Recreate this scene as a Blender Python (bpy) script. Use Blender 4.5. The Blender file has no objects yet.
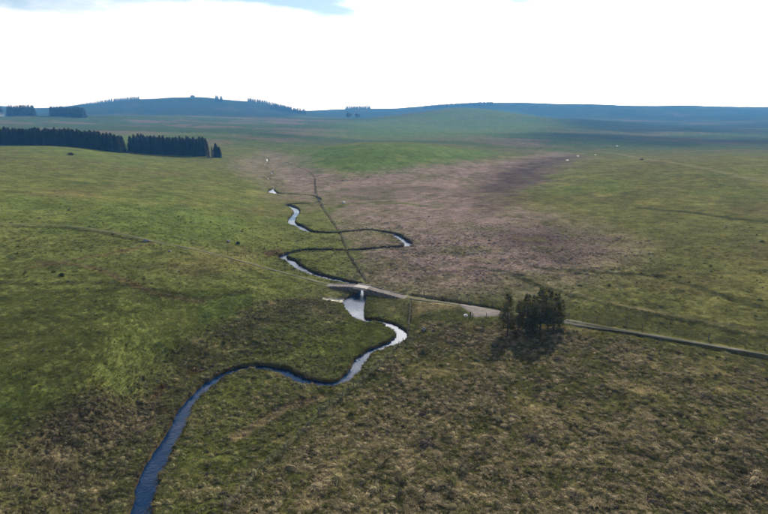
import bpy, math, random
import numpy as np
from mathutils import Vector, Matrix

# ----------------------------------------------------------------------------
# camera, world, sun, exposure
# ----------------------------------------------------------------------------
scene = bpy.context.scene
COL = scene.collection
CAM_H, PITCH, FPX = 46.0, 15.8, 512.0          # metres above the beck, degrees down, focal length in photo pixels
SUN_AZ, SUN_EL = 23.0, 32.0                     # degrees right of the view axis, degrees up

cam_data = bpy.data.cameras.new('camera')
cam = bpy.data.objects.new('camera', cam_data)
COL.objects.link(cam)
cam.location = (0, 0, CAM_H)
cam.rotation_euler = (math.radians(90 - PITCH), 0, 0)
cam_data.sensor_width = 36.0
cam_data.lens = 24.0
cam_data.clip_start = 0.5
cam_data.clip_end = 60000
scene.camera = cam

world = bpy.data.worlds.new('World')
scene.world = world
world.use_nodes = True
wn, wl = world.node_tree.nodes, world.node_tree.links
wn.clear()


def wnode(t, **kw):
    n = wn.new(t)
    for k, v in kw.items():
        setattr(n, k, v)
    return n


def wmath(op, a, b=None, c=None, clamp=False):
    n = wnode('ShaderNodeMath', operation=op, use_clamp=clamp)
    for i, s in enumerate((a, b, c)):
        if s is None:
            continue
        if isinstance(s, (int, float)):
            n.inputs[i].default_value = s
        else:
            wl.new(s, n.inputs[i])
    return n.outputs[0]


w_out = wnode('ShaderNodeOutputWorld')
w_bg = wnode('ShaderNodeBackground')
sky_n = wnode('ShaderNodeTexSky', sky_type='NISHITA')
sky_n.sun_disc = False
sky_n.sun_elevation = math.radians(SUN_EL)
sky_n.sun_rotation = math.radians(SUN_AZ)
sky_n.altitude = 300
sky_n.air_density = 1.0
sky_n.dust_density = 0.3
sky_n.ozone_density = 1.2
w_tc = wnode('ShaderNodeTexCoord')
w_sep = wnode('ShaderNodeSeparateXYZ')
wl.new(w_tc.outputs['Generated'], w_sep.inputs[0])
w_z = wmath('MAXIMUM', w_sep.outputs[2], 0.0)
w_den = wmath('ADD', w_z, 0.10)
w_px = wmath('DIVIDE', w_sep.outputs[0], w_den)
w_py = wmath('DIVIDE', w_sep.outputs[1], w_den)
w_com = wnode('ShaderNodeCombineXYZ')
wl.new(w_px, w_com.inputs[0])
wl.new(w_py, w_com.inputs[1])
w_com.inputs[2].default_value = 5.8
w_no = wnode('ShaderNodeTexNoise')
w_no.inputs['Scale'].default_value = 0.85
w_no.inputs['Detail'].default_value = 7.0
w_no.inputs['Roughness'].default_value = 0.52
wl.new(w_com.outputs[0], w_no.inputs['Vector'])
# clouds crowd together towards the horizon
w_low = wmath('MULTIPLY', wmath('POWER', wmath('SUBTRACT', 1.0, w_z), 5.0), 0.385)
w_cov = wmath('ADD', w_no.outputs[0], w_low)
w_mr = wnode('ShaderNodeMapRange', interpolation_type='SMOOTHSTEP')
w_mr.inputs['From Min'].default_value = 0.50
w_mr.inputs['From Max'].default_value = 0.70
wl.new(w_cov, w_mr.inputs['Value'])
# cloud brightness rises steeply towards the sun, boosted there to whiten the beck (forward scattering)
sd = (math.sin(math.radians(SUN_AZ)) * math.cos(math.radians(SUN_EL)),
      math.cos(math.radians(SUN_AZ)) * math.cos(math.radians(SUN_EL)), math.sin(math.radians(SUN_EL)))
w_dot = wnode('ShaderNodeVectorMath', operation='DOT_PRODUCT')
wl.new(w_tc.outputs['Generated'], w_dot.inputs[0])
w_dot.inputs[1].default_value = sd
w_fwd = wmath('POWER', wmath('MAXIMUM', w_dot.outputs['Value'], 0.0), 9.0)
w_lum = wmath('MULTIPLY_ADD', w_fwd, 75.0, 9.5)
w_cc = wnode('ShaderNodeCombineColor')
wl.new(w_lum, w_cc.inputs[0])
wl.new(w_lum, w_cc.inputs[1])
wl.new(wmath('MULTIPLY', w_lum, 1.04), w_cc.inputs[2])
w_mix = wnode('ShaderNodeMix', data_type='RGBA')
wl.new(w_mr.outputs[0], w_mix.inputs['Factor'])
wl.new(sky_n.outputs[0], w_mix.inputs[6])
wl.new(w_cc.outputs[0], w_mix.inputs[7])
wl.new(w_mix.outputs[2], w_bg.inputs['Color'])
w_bg.inputs['Strength'].default_value = 0.10
wl.new(w_bg.outputs[0], w_out.inputs[0])

sun_d = bpy.data.lights.new('sun', 'SUN')
sun_d.energy = 5.0
sun_d.angle = math.radians(0.53)
sun_d.color = (1.0, 0.95, 0.87)
sun = bpy.data.objects.new('sun', sun_d)
COL.objects.link(sun)
sun.rotation_euler = Vector((-sd[0], -sd[1], -sd[2])).to_track_quat('-Z', 'Y').to_euler()
sun.location = (sd[0] * 400, sd[1] * 400, sd[2] * 400)

scene.view_settings.view_transform = 'Standard'
scene.view_settings.look = 'None'
scene.view_settings.gamma = 1.0
scene.view_settings.exposure = 0.33
scene.render.engine = 'CYCLES'
scene.cycles.use_denoising = True
scene.cycles.denoiser = 'OPENIMAGEDENOISE'
scene.cycles.denoising_input_passes = 'RGB_ALBEDO_NORMAL'
scene.cycles.denoising_prefilter = 'ACCURATE'
scene.cycles.max_bounces = 6
scene.cycles.diffuse_bounces = 3
scene.cycles.transparent_max_bounces = 8
scene.cycles.volume_bounces = 0
scene.cycles.sample_clamp_indirect = 6.0

random.seed(7)
RNG = np.random.default_rng(11)

# ----------------------------------------------------------------------------
# noise, rays, terrain height
# ----------------------------------------------------------------------------


def _hash(ix, iy, seed):
    h = (ix.astype(np.int64) * 374761393 + iy.astype(np.int64) * 668265263 + seed * 974634777) & 0xFFFFFFFF
    h = ((h ^ (h >> 13)) * 1274126177) & 0xFFFFFFFF
    h = (h ^ (h >> 16)) & 0xFFFFFFFF
    return h.astype(np.float64) / 4294967295.0


def vn(x, y, seed=0):
    ix, iy = np.floor(x), np.floor(y)
    fx, fy = x - ix, y - iy
    fx = fx * fx * fx * (fx * (fx * 6 - 15) + 10)
    fy = fy * fy * fy * (fy * (fy * 6 - 15) + 10)
    a, b = _hash(ix, iy, seed), _hash(ix + 1, iy, seed)
    c, d = _hash(ix, iy + 1, seed), _hash(ix + 1, iy + 1, seed)
    return (a + (b - a) * fx) * (1 - fy) + (c + (d - c) * fx) * fy


def fbm(x, y, wl_, oct=4, seed=0, gain=0.5):
    s, a, t = 0.0, 1.0, 0.0
    ca, sa = math.cos(0.6), math.sin(0.6)
    x, y = x / wl_, y / wl_
    for o in range(oct):
        s = s + a * vn(x, y, seed + o * 17)
        t += a
        a *= gain
        x, y = (x * ca - y * sa) * 2.03 + 13.1, (x * sa + y * ca) * 2.03 + 7.7
    return s / t * 2 - 1


def sstep(a, b, x):
    t = np.clip((x - a) / (b - a), 0, 1)
    return t * t * (3 - 2 * t)


CP, SP = math.cos(math.radians(PITCH)), math.sin(math.radians(PITCH))


def ray(u, v):
    xr, yr = (u - 384.0) / FPX, -(v - 257.0) / FPX
    return np.array([xr, CP + yr * SP, -SP + yr * CP])


def on_plane(u, v, z):
    d = ray(u, v)
    t = (z - CAM_H) / d[2]
    return d[0] * t, d[1] * t


def at_dist(u, v, D):
    d = ray(u, v)
    t = D / d[1]
    return d[0] * t, D, CAM_H + d[2] * t


CTRL = []
for u, v, z in [
    # right and centre foreground
    (384, 514, .6), (260, 514, .3), (560, 514, 1.6), (760, 514, 2.6), (900, 514, 3.2), (480, 430, 1.4), (640, 430, 2.6), (768, 420, 3.4),
    (900, 420, 4.2), (560, 370, 1.6), (660, 350, 2.2), (768, 356, 3.4), (900, 380, 4.6), (420, 370, .6), (420, 310, .2), (480, 312, .5),
    (540, 325, .9), (300, 430, .2), (350, 400, .3),
    # the beck
    (140, 514, 0), (181, 421, 0), (246, 366, 0), (333, 383, 0), (387, 342, 0), (400, 325, 0), (355, 310, 0), (361, 290, 0), (338, 279, 0),
    (281, 255, 0), (346, 250, 0), (409, 243, .1), (318, 232, .1), (292, 218, .1), (318, 199, .2), (272, 190, .4), (262, 172, .8), (266, 159, 1.4),
    # left slope
    (-80, 560, 4.6), (0, 514, 3.8), (0, 400, 7.5), (60, 470, 2.6), (110, 470, .9), (100, 400, 5.2), (150, 385, 2.4), (130, 360, 5.6), (0, 300, 10),
    (150, 310, 6.0), (195, 350, 2.6), (215, 325, 2.8), (230, 300, 3.6), (290, 320, .9), (270, 345, .7), (310, 300, .7), (0, 224, 13), (150, 240, 7.5), (240, 262, 2.6),
    (290, 275, .9), (255, 235, 2.0), (0, 180, 16.5), (150, 190, 9.5), (220, 200, 5.0), (250, 185, 2.4), (100, 165, 13.5), (-150, 300, 13), (-150, 200, 20),
    # mid valley
    (360, 265, .1), (360, 215, .3), (420, 270, .5), (420, 200, .8), (330, 185, .8), (380, 176, 2.0), (480, 180, 1.8), (480, 240, .8), (560, 260, 1.4),
    (650, 300, 2.2), (768, 300, 3.8), (640, 230, 3.0), (768, 230, 6.0), (900, 250, 7.5), (560, 200, 2.0), (660, 190, 6.0), (768, 190, 8.5), (560, 165, 2.6), (640, 165, 8.0), (768, 165, 11.5),
    (900, 180, 13), (300, 165, 2.0),
]:
    CTRL.append((*on_plane(u, v, z), z))
for u, v, D in [
    # crest of the left rise, plantation ground behind it
    (0, 146, 425), (50, 146.5, 430), (100, 151.5, 440), (150, 157, 450), (222, 158.5, 470), (-150, 142, 400),
    # green dome
    (380, 143.5, 580), (330, 147.5, 550), (440, 147, 600), (300, 154, 560), (480, 152, 620),
    # behind the plantations
    (60, 140, 640), (150, 142, 660), (0, 126, 1050), (80, 128, 1000), (170, 135, 850), (20, 117.5, 1450), (70, 119.5, 1400), (-120, 116, 1450), (150, 120, 1600),
    (230, 140, 760), (270, 132, 1000), (250, 121, 1700),
    # valley beyond the dome, and the long green ridge
    (340, 133, 1050), (440, 135, 1000), (540, 143, 850), (540, 128, 1250), (350, 121, 1600), (430, 115, 1700), (500, 110.5, 2000), (560, 117, 1900), (460, 109, 2250),
    (650, 142, 900), (650, 128, 1400), (768, 132, 1300), (768, 120, 2200), (650, 118, 2400), (900, 128, 1400),
    # sky line
    (-200, 107, 3000), (0, 106.5, 2900), (55, 110, 3000), (85, 105.5, 3000), (130, 101, 3000), (165, 100.5, 3050), (195, 98.8, 3050), (225, 101, 3050), (265, 103.5, 2900),
    (297, 111.5, 3000), (330, 110, 3500), (350, 109, 3500), (400, 108.5, 3500), (440, 107, 3300), (490, 104.5, 3300), (520, 104, 3300), (600, 104.5, 3350), (680, 105.5, 3400), (768, 107, 3500), (900, 105, 3500),
    (150, 112, 2200), (240, 112, 2300), (40, 113.5, 2200), (580, 112, 2750), (700, 113, 2750), (850, 112, 2750),
]:
    CTRL.append(at_dist(u, v, D))
for az in (-50, -25, 0, 25, 50):                       # under the camera, and lower ground behind the sky line
    a = math.radians(az)
    for r, z in ((8, 2.0), (30, 1.5), (5200, 45.0)):
        CTRL.append((math.sin(a) * r, math.cos(a) * r, z if az > -20 or r > 100 else z + 2.5))
    CTRL.append((math.sin(a) * 4500, math.cos(a) * 4500, 50.0))
for u, D, z in ((330, 760, 1.0), (380, 790, 1.0), (440, 800, 2.0), (420, 2800, 20.0), (480, 2750, 20.0), (540, 2600, 18.0), (360, 2700, 18.0), (240, 3700, 45.0), (130, 3800, 45.0), (470, 1500, 12.0), (400, 1350, 10.0)):
    CTRL.append(((u - 384) / FPX * (D * CP + CAM_H * SP), D, z))
CTRL = np.array(CTRL)


def tcoord(x, y):
    r = np.hypot(x, y)
    az = np.clip(np.arctan2(x, y), -0.95, 0.95)
    return az * 2.0, np.log(r + 35.0)


def tps_k(r2):
    return 0.5 * r2 * np.log(r2 + 1e-12)


_ca, _cb = tcoord(CTRL[:, 0], CTRL[:, 1])
_n = len(CTRL)
_K = tps_k((_ca[:, None] - _ca[None]) ** 2 + (_cb[:, None] - _cb[None]) ** 2) + np.eye(_n) * 2e-5
_P = np.stack([np.ones(_n), _ca, _cb], 1)
_A = np.zeros((_n + 3, _n + 3))
_A[:_n, :_n], _A[:_n, _n:], _A[_n:, :_n] = _K, _P, _P.T
_W = np.linalg.solve(_A, np.concatenate([CTRL[:, 2], np.zeros(3)]))


def macro(x, y):
    """land form without channels or small relief"""
    x, y = np.atleast_1d(np.asarray(x, float)), np.atleast_1d(np.asarray(y, float))
    out = np.empty(x.shape)
    for i in range(0, len(x), 60000):
        xs, ys = x[i:i + 60000], y[i:i + 60000]
        a, b = tcoord(xs, ys)
        k = tps_k((a[:, None] - _ca[None]) ** 2 + (b[:, None] - _cb[None]) ** 2)
        out[i:i + 60000] = k @ _W[:_n] + _W[_n] + _W[_n + 1] * a + _W[_n + 2] * b
    r = np.hypot(x, y)
    back = sstep(0.95, 2.0, np.abs(np.arctan2(x, y)))
    out = out * (1 - back) + back * (3 + 50 * sstep(900, 4500, r))
    far = sstep(250, 900, r)
    xv = np.interp(y, [40, 110, 250, 320, 470, 700], [-30, 0, -30, -65, -100, -150])
    off = sstep(22, 80, np.abs(x - xv)) * sstep(90, 220, r)
    out = out + fbm(x, y, 88, 3, 19) * 1.7 * off * (1 - .5 * far) + fbm(x, y, 330, 3, 23) * 9 * sstep(2350, 2700, r) * sstep(.12, .2, -np.arctan2(x, y)) + fbm(x, y, 38, 3, 5) * 0.55 * sstep(40, 160, r) * (1 - 0.4 * far) + fbm(x, y, 210, 4, 9) * 3.4 * far + fbm(x, y, 620, 3, 15) * 20 * sstep(900, 1800, r) * (1 - sstep(1900, 2300, r))
    return out


def pix(u, v):
    """ground point seen at a photo pixel"""
    d = ray(u, v)
    t = np.concatenate([np.linspace(30, 400, 600), np.geomspace(402, 5000, 900)])
    x, y, z = d[0] * t, d[1] * t, CAM_H + d[2] * t
    g = macro(x, y)
    below = np.nonzero(z < g)[0]
    if len(below) == 0:
        return float(x[-1]), float(y[-1])
    k = below[0]
    if k == 0:
        return float(x[0]), float(y[0])
    f0, f1 = z[k - 1] - g[k - 1], z[k] - g[k]
    w = f0 / (f0 - f1)
    return float(x[k - 1] + (x[k] - x[k - 1]) * w), float(y[k - 1] + (y[k] - y[k - 1]) * w)


def pixs(pts):
    return np.array([pix(u, v) for u, v in pts])


def smooth_line(P, step):
    """Catmull-Rom through the rows of P (extra columns ride along), resampled every step metres"""
    P = np.asarray(P, float)
    Q = np.vstack([2 * P[0] - P[1], P, 2 * P[-1] - P[-2]])
    out = []
    for i in range(1, len(Q) - 2):
        n = max(2, int(np.hypot(*(Q[i + 1, :2] - Q[i, :2])) / step))
        t = np.linspace(0, 1, n, endpoint=False)[:, None]
        a, b, c, d = Q[i - 1], Q[i], Q[i + 1], Q[i + 2]
        out.append(0.5 * (2 * b + (c - a) * t + (2 * a - 5 * b + 4 * c - d) * t * t + (3 * b - a - 3 * c + d) * t ** 3))
    return np.vstack(out + [P[-1:]])


class Line:
    """a polyline on the ground: distance to it and interpolated values along it"""

    def __init__(self, P, vals=None):
        self.P = np.asarray(P, float)[:, :2]
        self.vals = vals
        seg = np.hypot(*np.diff(self.P, axis=0).T)
        self.s = np.concatenate([[0], np.cumsum(seg)])
        self.lo, self.hi = self.P.min(0), self.P.max(0)

    def near(self, x, y, reach):
        d = np.full(x.shape, 1e9)
        val = np.zeros(x.shape + ((self.vals.shape[1],) if self.vals is not None else (0,)))
        idx = np.nonzero((x > self.lo[0] - reach) & (x < self.hi[0] + reach) & (y > self.lo[1] - reach) & (y < self.hi[1] + reach))[0]
        if len(idx) == 0:
            return d, val
        # walk the line in blocks so that only nearby vertices are tested
        B = 24
        for i in range(0, len(self.P) - 1, B):
            q = self.P[i:i + B + 1]
            lo, hi = q.min(0) - reach, q.max(0) + reach
            sub = idx[(x[idx] > lo[0]) & (x[idx] < hi[0]) & (y[idx] > lo[1]) & (y[idx] < hi[1])]
            if len(sub) == 0:
                continue
            A, Bv = q[:-1], q[1:] - q[:-1]
            L2 = (Bv ** 2).sum(1) + 1e-12
            for j in range(0, len(sub), 40000):
                sb = sub[j:j + 40000]
                dx, dy = x[sb][:, None] - A[None, :, 0], y[sb][:, None] - A[None, :, 1]
                t = np.clip((dx * Bv[None, :, 0] + dy * Bv[None, :, 1]) / L2[None], 0, 1)
                dd = np.hypot(dx - t * Bv[None, :, 0], dy - t * Bv[None, :, 1])
                k = dd.argmin(1)
                rr = np.arange(len(sb))
                dm = dd[rr, k]
                better = dm < d[sb]
                d[sb[better]] = dm[better]
                if self.vals is not None:
                    tt = t[rr, k][:, None]
                    v = self.vals[i + k] * (1 - tt) + self.vals[i + k + 1] * tt
                    val[sb[better]] = v[better]
        return d, val


def runmean(a, n):
    k = np.ones(n) / n
    return np.convolve(np.pad(a, n // 2, mode='edge'), k, mode='valid')[:len(a)]


# --- the beck -----------------------------------------------------------------
BECK_PX = [(118, 585, 2.9), (128, 545, 2.8), (139, 516, 2.7), (142, 500, 2.6), (150, 475, 2.8), (166, 446, 2.6), (180, 421, 2.3), (189, 400, 2.1), (204, 383, 2.1), (221, 372.5, 2.1),
           (246, 366.8, 2.0), (275, 368, 2.2), (287, 373, 2.3), (304, 380.5, 2.3), (333, 383.5, 2.0), (349, 375.5, 2.2), (362, 357, 2.2), (374, 349.3, 2.0), (387, 344, 2.0), (396.5, 340, 2.4),
           (402, 333.5, 2.6), (399, 329, 2.5), (390, 323.5, 2.2), (379, 320, 1.9), (366, 319.5, 2.0), (359, 315.5, 2.6), (355.5, 308, 4.2), (354, 301, 5.6), (358.5, 296, 4.0), (361, 292, 2.3), (361.5, 288, 2.2),
           (355, 283.2, 2.2), (338, 279, 2.3), (323, 275, 2.3), (308, 270, 2.3), (297, 264.2, 2.4), (289, 258.7, 2.5), (282, 255.6, 2.6), (288, 253, 2.2), (303, 250.4, 2.0), (324, 250, 2.0), (346, 250.2, 2.0),
           (361, 248.9, 2.0), (382, 247.2, 2.0), (400, 246, 2.1), (408.5, 243, 2.8), (402, 238.2, 3.0), (395.5, 233.8, 2.6), (382, 231.2, 2.0), (366, 229.6, 2.0), (339, 232, 2.0), (318, 232.4, 2.0), (308, 230.4, 2.6),
           (299.4, 225.8, 2.8), (291.5, 221, 2.8), (293, 216, 2.8), (296.5, 211.5, 2.8), (293.5, 206.8, 2.8), (288, 204, 2.2), (300, 203.6, 1.1), (314, 203, .9), (320, 199.5, .8), (312, 195.5, .8), (292, 194.3, 1.0),
           (278, 193, 2.4), (271.5, 190.2, 5.0), (274, 187, 1.0), (282, 184, .7), (278, 180.5, .7), (268, 178, .7), (272, 172, .7), (264, 166, .8), (267, 159, 2.0), (255, 155, .7)]
_b = np.array([(*pix(u, v), w) for u, v, w in BECK_PX])
_b = smooth_line(_b, 1.2)
_bz = macro(_b[:, 0], _b[:, 1])
_bz = runmean(runmean(_bz, 41), 41)
_taper = np.ones(len(_b))
_inc = .52 + .25 * sstep(110, 190, np.hypot(_b[:, 0], _b[:, 1])) - .12 * sstep(310, 345, np.hypot(_b[:, 0], _b[:, 1]))
BECK = Line(_b, np.stack([_b[:, 2] * (.44 + .06 * sstep(80, 130, np.hypot(_b[:, 0], _b[:, 1])) - .28 * sstep(305, 345, np.hypot(_b[:, 0], _b[:, 1]))), _bz, _inc], 1))
INCISE = .52

# --- roads, tracks, ditches -----------------------------------------------------
ROAD_PX = [(404, 297.6), (418, 299.3), (445, 302.6), (470, 306.6), (500, 312.2), (530, 317.2), (560, 320.4), (610, 328.2), (660, 336.6), (715, 346), (768, 355.2), (850, 371), (960, 393)]
TRACK_PX = [(331, 285.2), (315, 281.5), (293, 275.2), (254, 265.3), (219, 255.3), (184, 247.2), (152, 241), (117, 233.2), (86, 228.3), (55, 225.2), (0, 224), (-60, 222), (-160, 216)]
DITCH_PX = [
    ([(566, 323), (610, 330.2), (660, 338.9), (715, 348.6), (768, 358.2), (900, 386)], .8, 1.0),
    ([(412, 294.5), (430, 297.3), (455, 301.2), (480, 305.6), (503, 309.8)], .6, .85),
    ([(366.5, 281), (356, 266), (346.5, 251), (340, 234), (333.6, 224), (323.5, 210), (316.5, 197), (314.5, 187), (314, 178), (309, 172), (298, 167), (280, 160)], .18, .36),
    ([(315, 188), (330, 183), (353, 179), (372, 177)], .26, .4),
]
ROAD = smooth_line(pixs(ROAD_PX), 1.0)
TRACK = smooth_line(pixs(TRACK_PX), 1.0)
# bridge axis: from the far-left end of the left wall to the right end of the right wall
BR_L, BR_R = np.array(on_plane(331.5, 286.0, 0.25)), np.array(on_plane(402.0, 297.3, 0.25))
BR_DIR = (BR_R - BR_L) / np.hypot(*(BR_R - BR_L))
BR_NRM = np.array([-BR_DIR[1], BR_DIR[0]])            # points away from the camera
BR_LEN = float(np.hypot(*(BR_R - BR_L)))
# the opening lies where the beck crosses the axis
_dd = np.abs((_b[:, :2] - BR_L) @ BR_NRM) + 1e3 * (np.abs((_b[:, :2] - BR_L) @ BR_DIR - BR_LEN * 0.45) > BR_LEN * 0.3)
_k = int(_dd.argmin())
BR_OPEN = float((_b[_k, :2] - BR_L) @ BR_DIR)
BR_BASE = float(_bz[_k])
ROAD = np.vstack([[BR_R], ROAD[2:]])
TRACK = np.vstack([[BR_L], TRACK[2:]])


def prof(P):
    z = macro(P[:, 0], P[:, 1])
    return runmean(z, 15)


ROAD_L = Line(ROAD, prof(ROAD)[:, None])
TRACK_L = Line(TRACK, prof(TRACK)[:, None])
DITCH_L = []
for pts, w, dep in DITCH_PX:
    q = smooth_line(pixs(pts), 1.5)
    DITCH_L.append((Line(q), w, dep))
GRAVEL_PX = [(458, 304.6), (468, 304.5), (500, 309.6), (508, 312), (503, 315.5), (490, 316.5), (474, 317.2), (470, 313)]
GRAVEL = pixs(GRAVEL_PX)


def poly_sd(P, x, y, reach):
    """signed distance to a polygon, negative inside; only computed near it"""
    out = np.full(x.shape, reach)
    idx = np.nonzero((x > P[:, 0].min() - reach) & (x < P[:, 0].max() + reach) & (y > P[:, 1].min() - reach) & (y < P[:, 1].max() + reach))[0]
    xs, ys = x[idx], y[idx]
    d = np.full(xs.shape, 1e9)
    ins = np.zeros(xs.shape, bool)
    n = len(P)
    for i in range(n):
        a, b = P[i], P[(i + 1) % n]
        e = b - a
        t = np.clip(((xs - a[0]) * e[0] + (ys - a[1]) * e[1]) / (e @ e + 1e-9), 0, 1)
        d = np.minimum(d, np.hypot(xs - a[0] - t * e[0], ys - a[1] - t * e[1]))
        c = (a[1] > ys) != (b[1] > ys)
        xi = (b[0] - a[0]) * (ys - a[1]) / (b[1] - a[1] + 1e-12) + a[0]
        ins ^= c & (xs < xi)
    out[idx] = np.where(ins, -d, d)
    return out


# --- land cover -------------------------------------------------------------------
PATCH_PX = {
    'moor': ([(225, 525), (240, 500), (270, 470), (300, 440), (330, 408), (365, 385), (402, 352), (414, 322), (440, 322), (500, 322), (560, 326), (650, 342), (768, 364), (900, 395), (960, 600), (200, 600)], .035),
    'bank': ([(-60, 600), (-60, 470), (0, 440), (60, 415), (130, 383), (165, 358), (205, 332), (245, 312), (285, 298), (325, 296), (345, 312), (352, 321), (340, 340), (335, 372), (320, 380), (300, 377),
              (280, 366), (240, 364), (205, 378), (185, 398), (168, 440), (140, 490), (120, 600)], .03),
    'inner': ([(140, 525), (170, 450), (190, 405), (215, 378), (250, 368), (290, 380), (340, 388), (365, 360), (398, 341), (408, 330), (410, 345), (365, 383), (325, 409), (290, 441), (235, 506), (220, 540)], .03),
    'lush': ([(255, 330), (300, 312), (345, 325), (375, 322), (395, 335), (360, 350), (335, 378), (300, 372), (270, 362), (240, 362)], .03),
    'flat': ([(285, 262), (300, 225), (325, 205), (345, 235), (362, 278), (340, 276), (310, 268)], .02),
    'heath': ([(300, 170), (340, 176), (420, 168), (500, 160), (555, 152), (575, 156), (535, 178), (500, 192), (490, 203), (560, 222), (615, 242), (605, 262), (545, 282), (500, 293), (430, 294), (375, 283),
               (355, 250), (345, 225), (328, 203)], .085),
    'peat': ([(470, 195), (490, 175), (540, 158), (580, 155), (545, 172), (525, 186), (500, 205), (480, 212)], .05),
    'peat2': ([(500, 232), (550, 222), (610, 236), (604, 256), (560, 266), (520, 255)], .06),
    'upheath': ([(225, 165), (265, 150), (300, 155), (320, 175), (310, 200), (280, 200), (262, 182)], .04),
    'dome': ([(280, 165), (300, 150), (360, 145), (450, 147), (500, 152), (470, 162), (420, 172), (360, 176), (300, 168)], .03),
    'slope': ([(318, 136), (345, 122), (430, 113), (500, 109.5), (545, 117), (565, 126), (480, 139), (400, 141)], .06),
    'bright': ([(105, 225), (130, 205), (190, 208), (240, 215), (250, 235), (210, 248), (160, 240)], .05),
    'bright2': ([(170, 300), (270, 285), (290, 292), (250, 308), (200, 328), (170, 330)], .05),
    'bright3': ([(0, 140), (60, 142), (120, 150), (115, 160), (60, 155), (0, 152)], .04),
    'field': ([(0, 128), (60, 130), (110, 134), (180, 137), (200, 142), (120, 150), (0, 142)], .02),
    'beach': ([(322, 296), (332, 296.4), (343, 297.4), (346, 301), (341, 302), (333, 299.5), (324, 298.5)], .004),
    'scar1': ([(186, 360), (197, 361), (199, 366), (188, 366)], .006),
    'scar2': ([(156, 404), (168, 403), (172, 409), (160, 410)], .006),
    'scar3': ([(262, 250), (280, 248), (284, 254), (268, 255)], .006),
    'scar4': ([(150, 392), (158, 378), (166, 377), (158, 392)], .006),
    'verge': ([(412, 303), (432, 301), (462, 306), (455, 309), (430, 310), (416, 317), (411, 316)], .01),
    'verge2': ([(500, 325), (560, 325.5), (596, 330), (598, 332.5), (560, 330), (505, 330)], .01),
}
PATCH = {}
for k_, (pp, soft) in PATCH_PX.items():
    P_ = pixs(pp)
    PATCH[k_] = (P_, soft)
STREAK_PX = [  # old paths, sheep trods, wet flushes, painted shade of the track cut: (pixels, half width, colour key)
    ([(539, 268), (575, 270), (615, 273.5), (663, 276)], 1.6, 'dark'), ([(640, 274), (690, 285), (735, 300), (790, 316)], 1.3, 'dark'),
    ([(527, 278), (567, 294), (630, 309.5), (687, 321.5), (768, 339), (850, 352)], 1.4, 'dark'), ([(522, 275), (562, 290), (625, 305.5), (684, 317), (768, 334)], .9, 'pale'),
    ([(600, 152), (620, 154), (659, 161), (735, 175), (800, 187)], 3.0, 'pale'), ([(640, 208), (700, 214), (768, 222)], 2.2, 'dark'),
    ([(470, 266), (505, 272), (530, 283), (548, 289)], 1.1, 'dark'),
    ([(-10, 282), (51, 284.5), (102, 282.6), (156, 290), (199, 298), (250, 292)], 1.5, 'dark'), ([(40, 262), (95, 268), (150, 292), (200, 301)], 1.2, 'brown'),
    ([(0, 226.3), (55, 227.6), (86, 230.8), (117, 235.8), (140, 241)], 1.3, 'dark'), ([(30, 268), (120, 252), (152, 243)], 1.0, 'brown'),  # the dark one paints the shaded side of the track cut
    ([(320, 212), (350, 204), (390, 202), (420, 206)], 2.2, 'green'),
    ([(232, 510), (268, 468), (297, 441), (326, 410), (359, 387), (393, 355), (409, 335)], .55, 'dark'),
    ([(255, 420), (290, 405), (330, 395), (352, 388)], .5, 'dark'), ([(235, 440), (280, 412), (322, 399)], .8, 'straw'),
    ([(410, 304), (409.5, 318), (408.5, 333)], .5, 'dark'),
]
STREAK = [(Line(smooth_line(pixs(p), 3.0)), w, c) for p, w, c in STREAK_PX]

C = {k: np.array(v) for k, v in {
    'pasture': (.088, .098, .032), 'olive': (.096, .092, .036), 'bright': (.080, .110, .030), 'yellow': (.142, .132, .048), 'moor': (.086, .083, .033), 'straw': (.300, .232, .142),
    'bank': (.084, .080, .036), 'inner': (.094, .100, .032), 'lush': (.084, .098, .028), 'heath': (.172, .128, .126), 'peat': (.066, .048, .046), 'dome': (.074, .110, .030),
    'far': (.046, .066, .026), 'farheath': (.120, .084, .072), 'shaded_heather': (.017, .023, .014), 'beach': (.42, .39, .36), 'scar': (.060, .036, .024), 'mud': (.040, .030, .020), 'dark': (.038, .040, .016), 'pale': (.145, .130, .075),
    'brown': (.095, .072, .040), 'green': (.075, .095, .025)}.items()}


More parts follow.
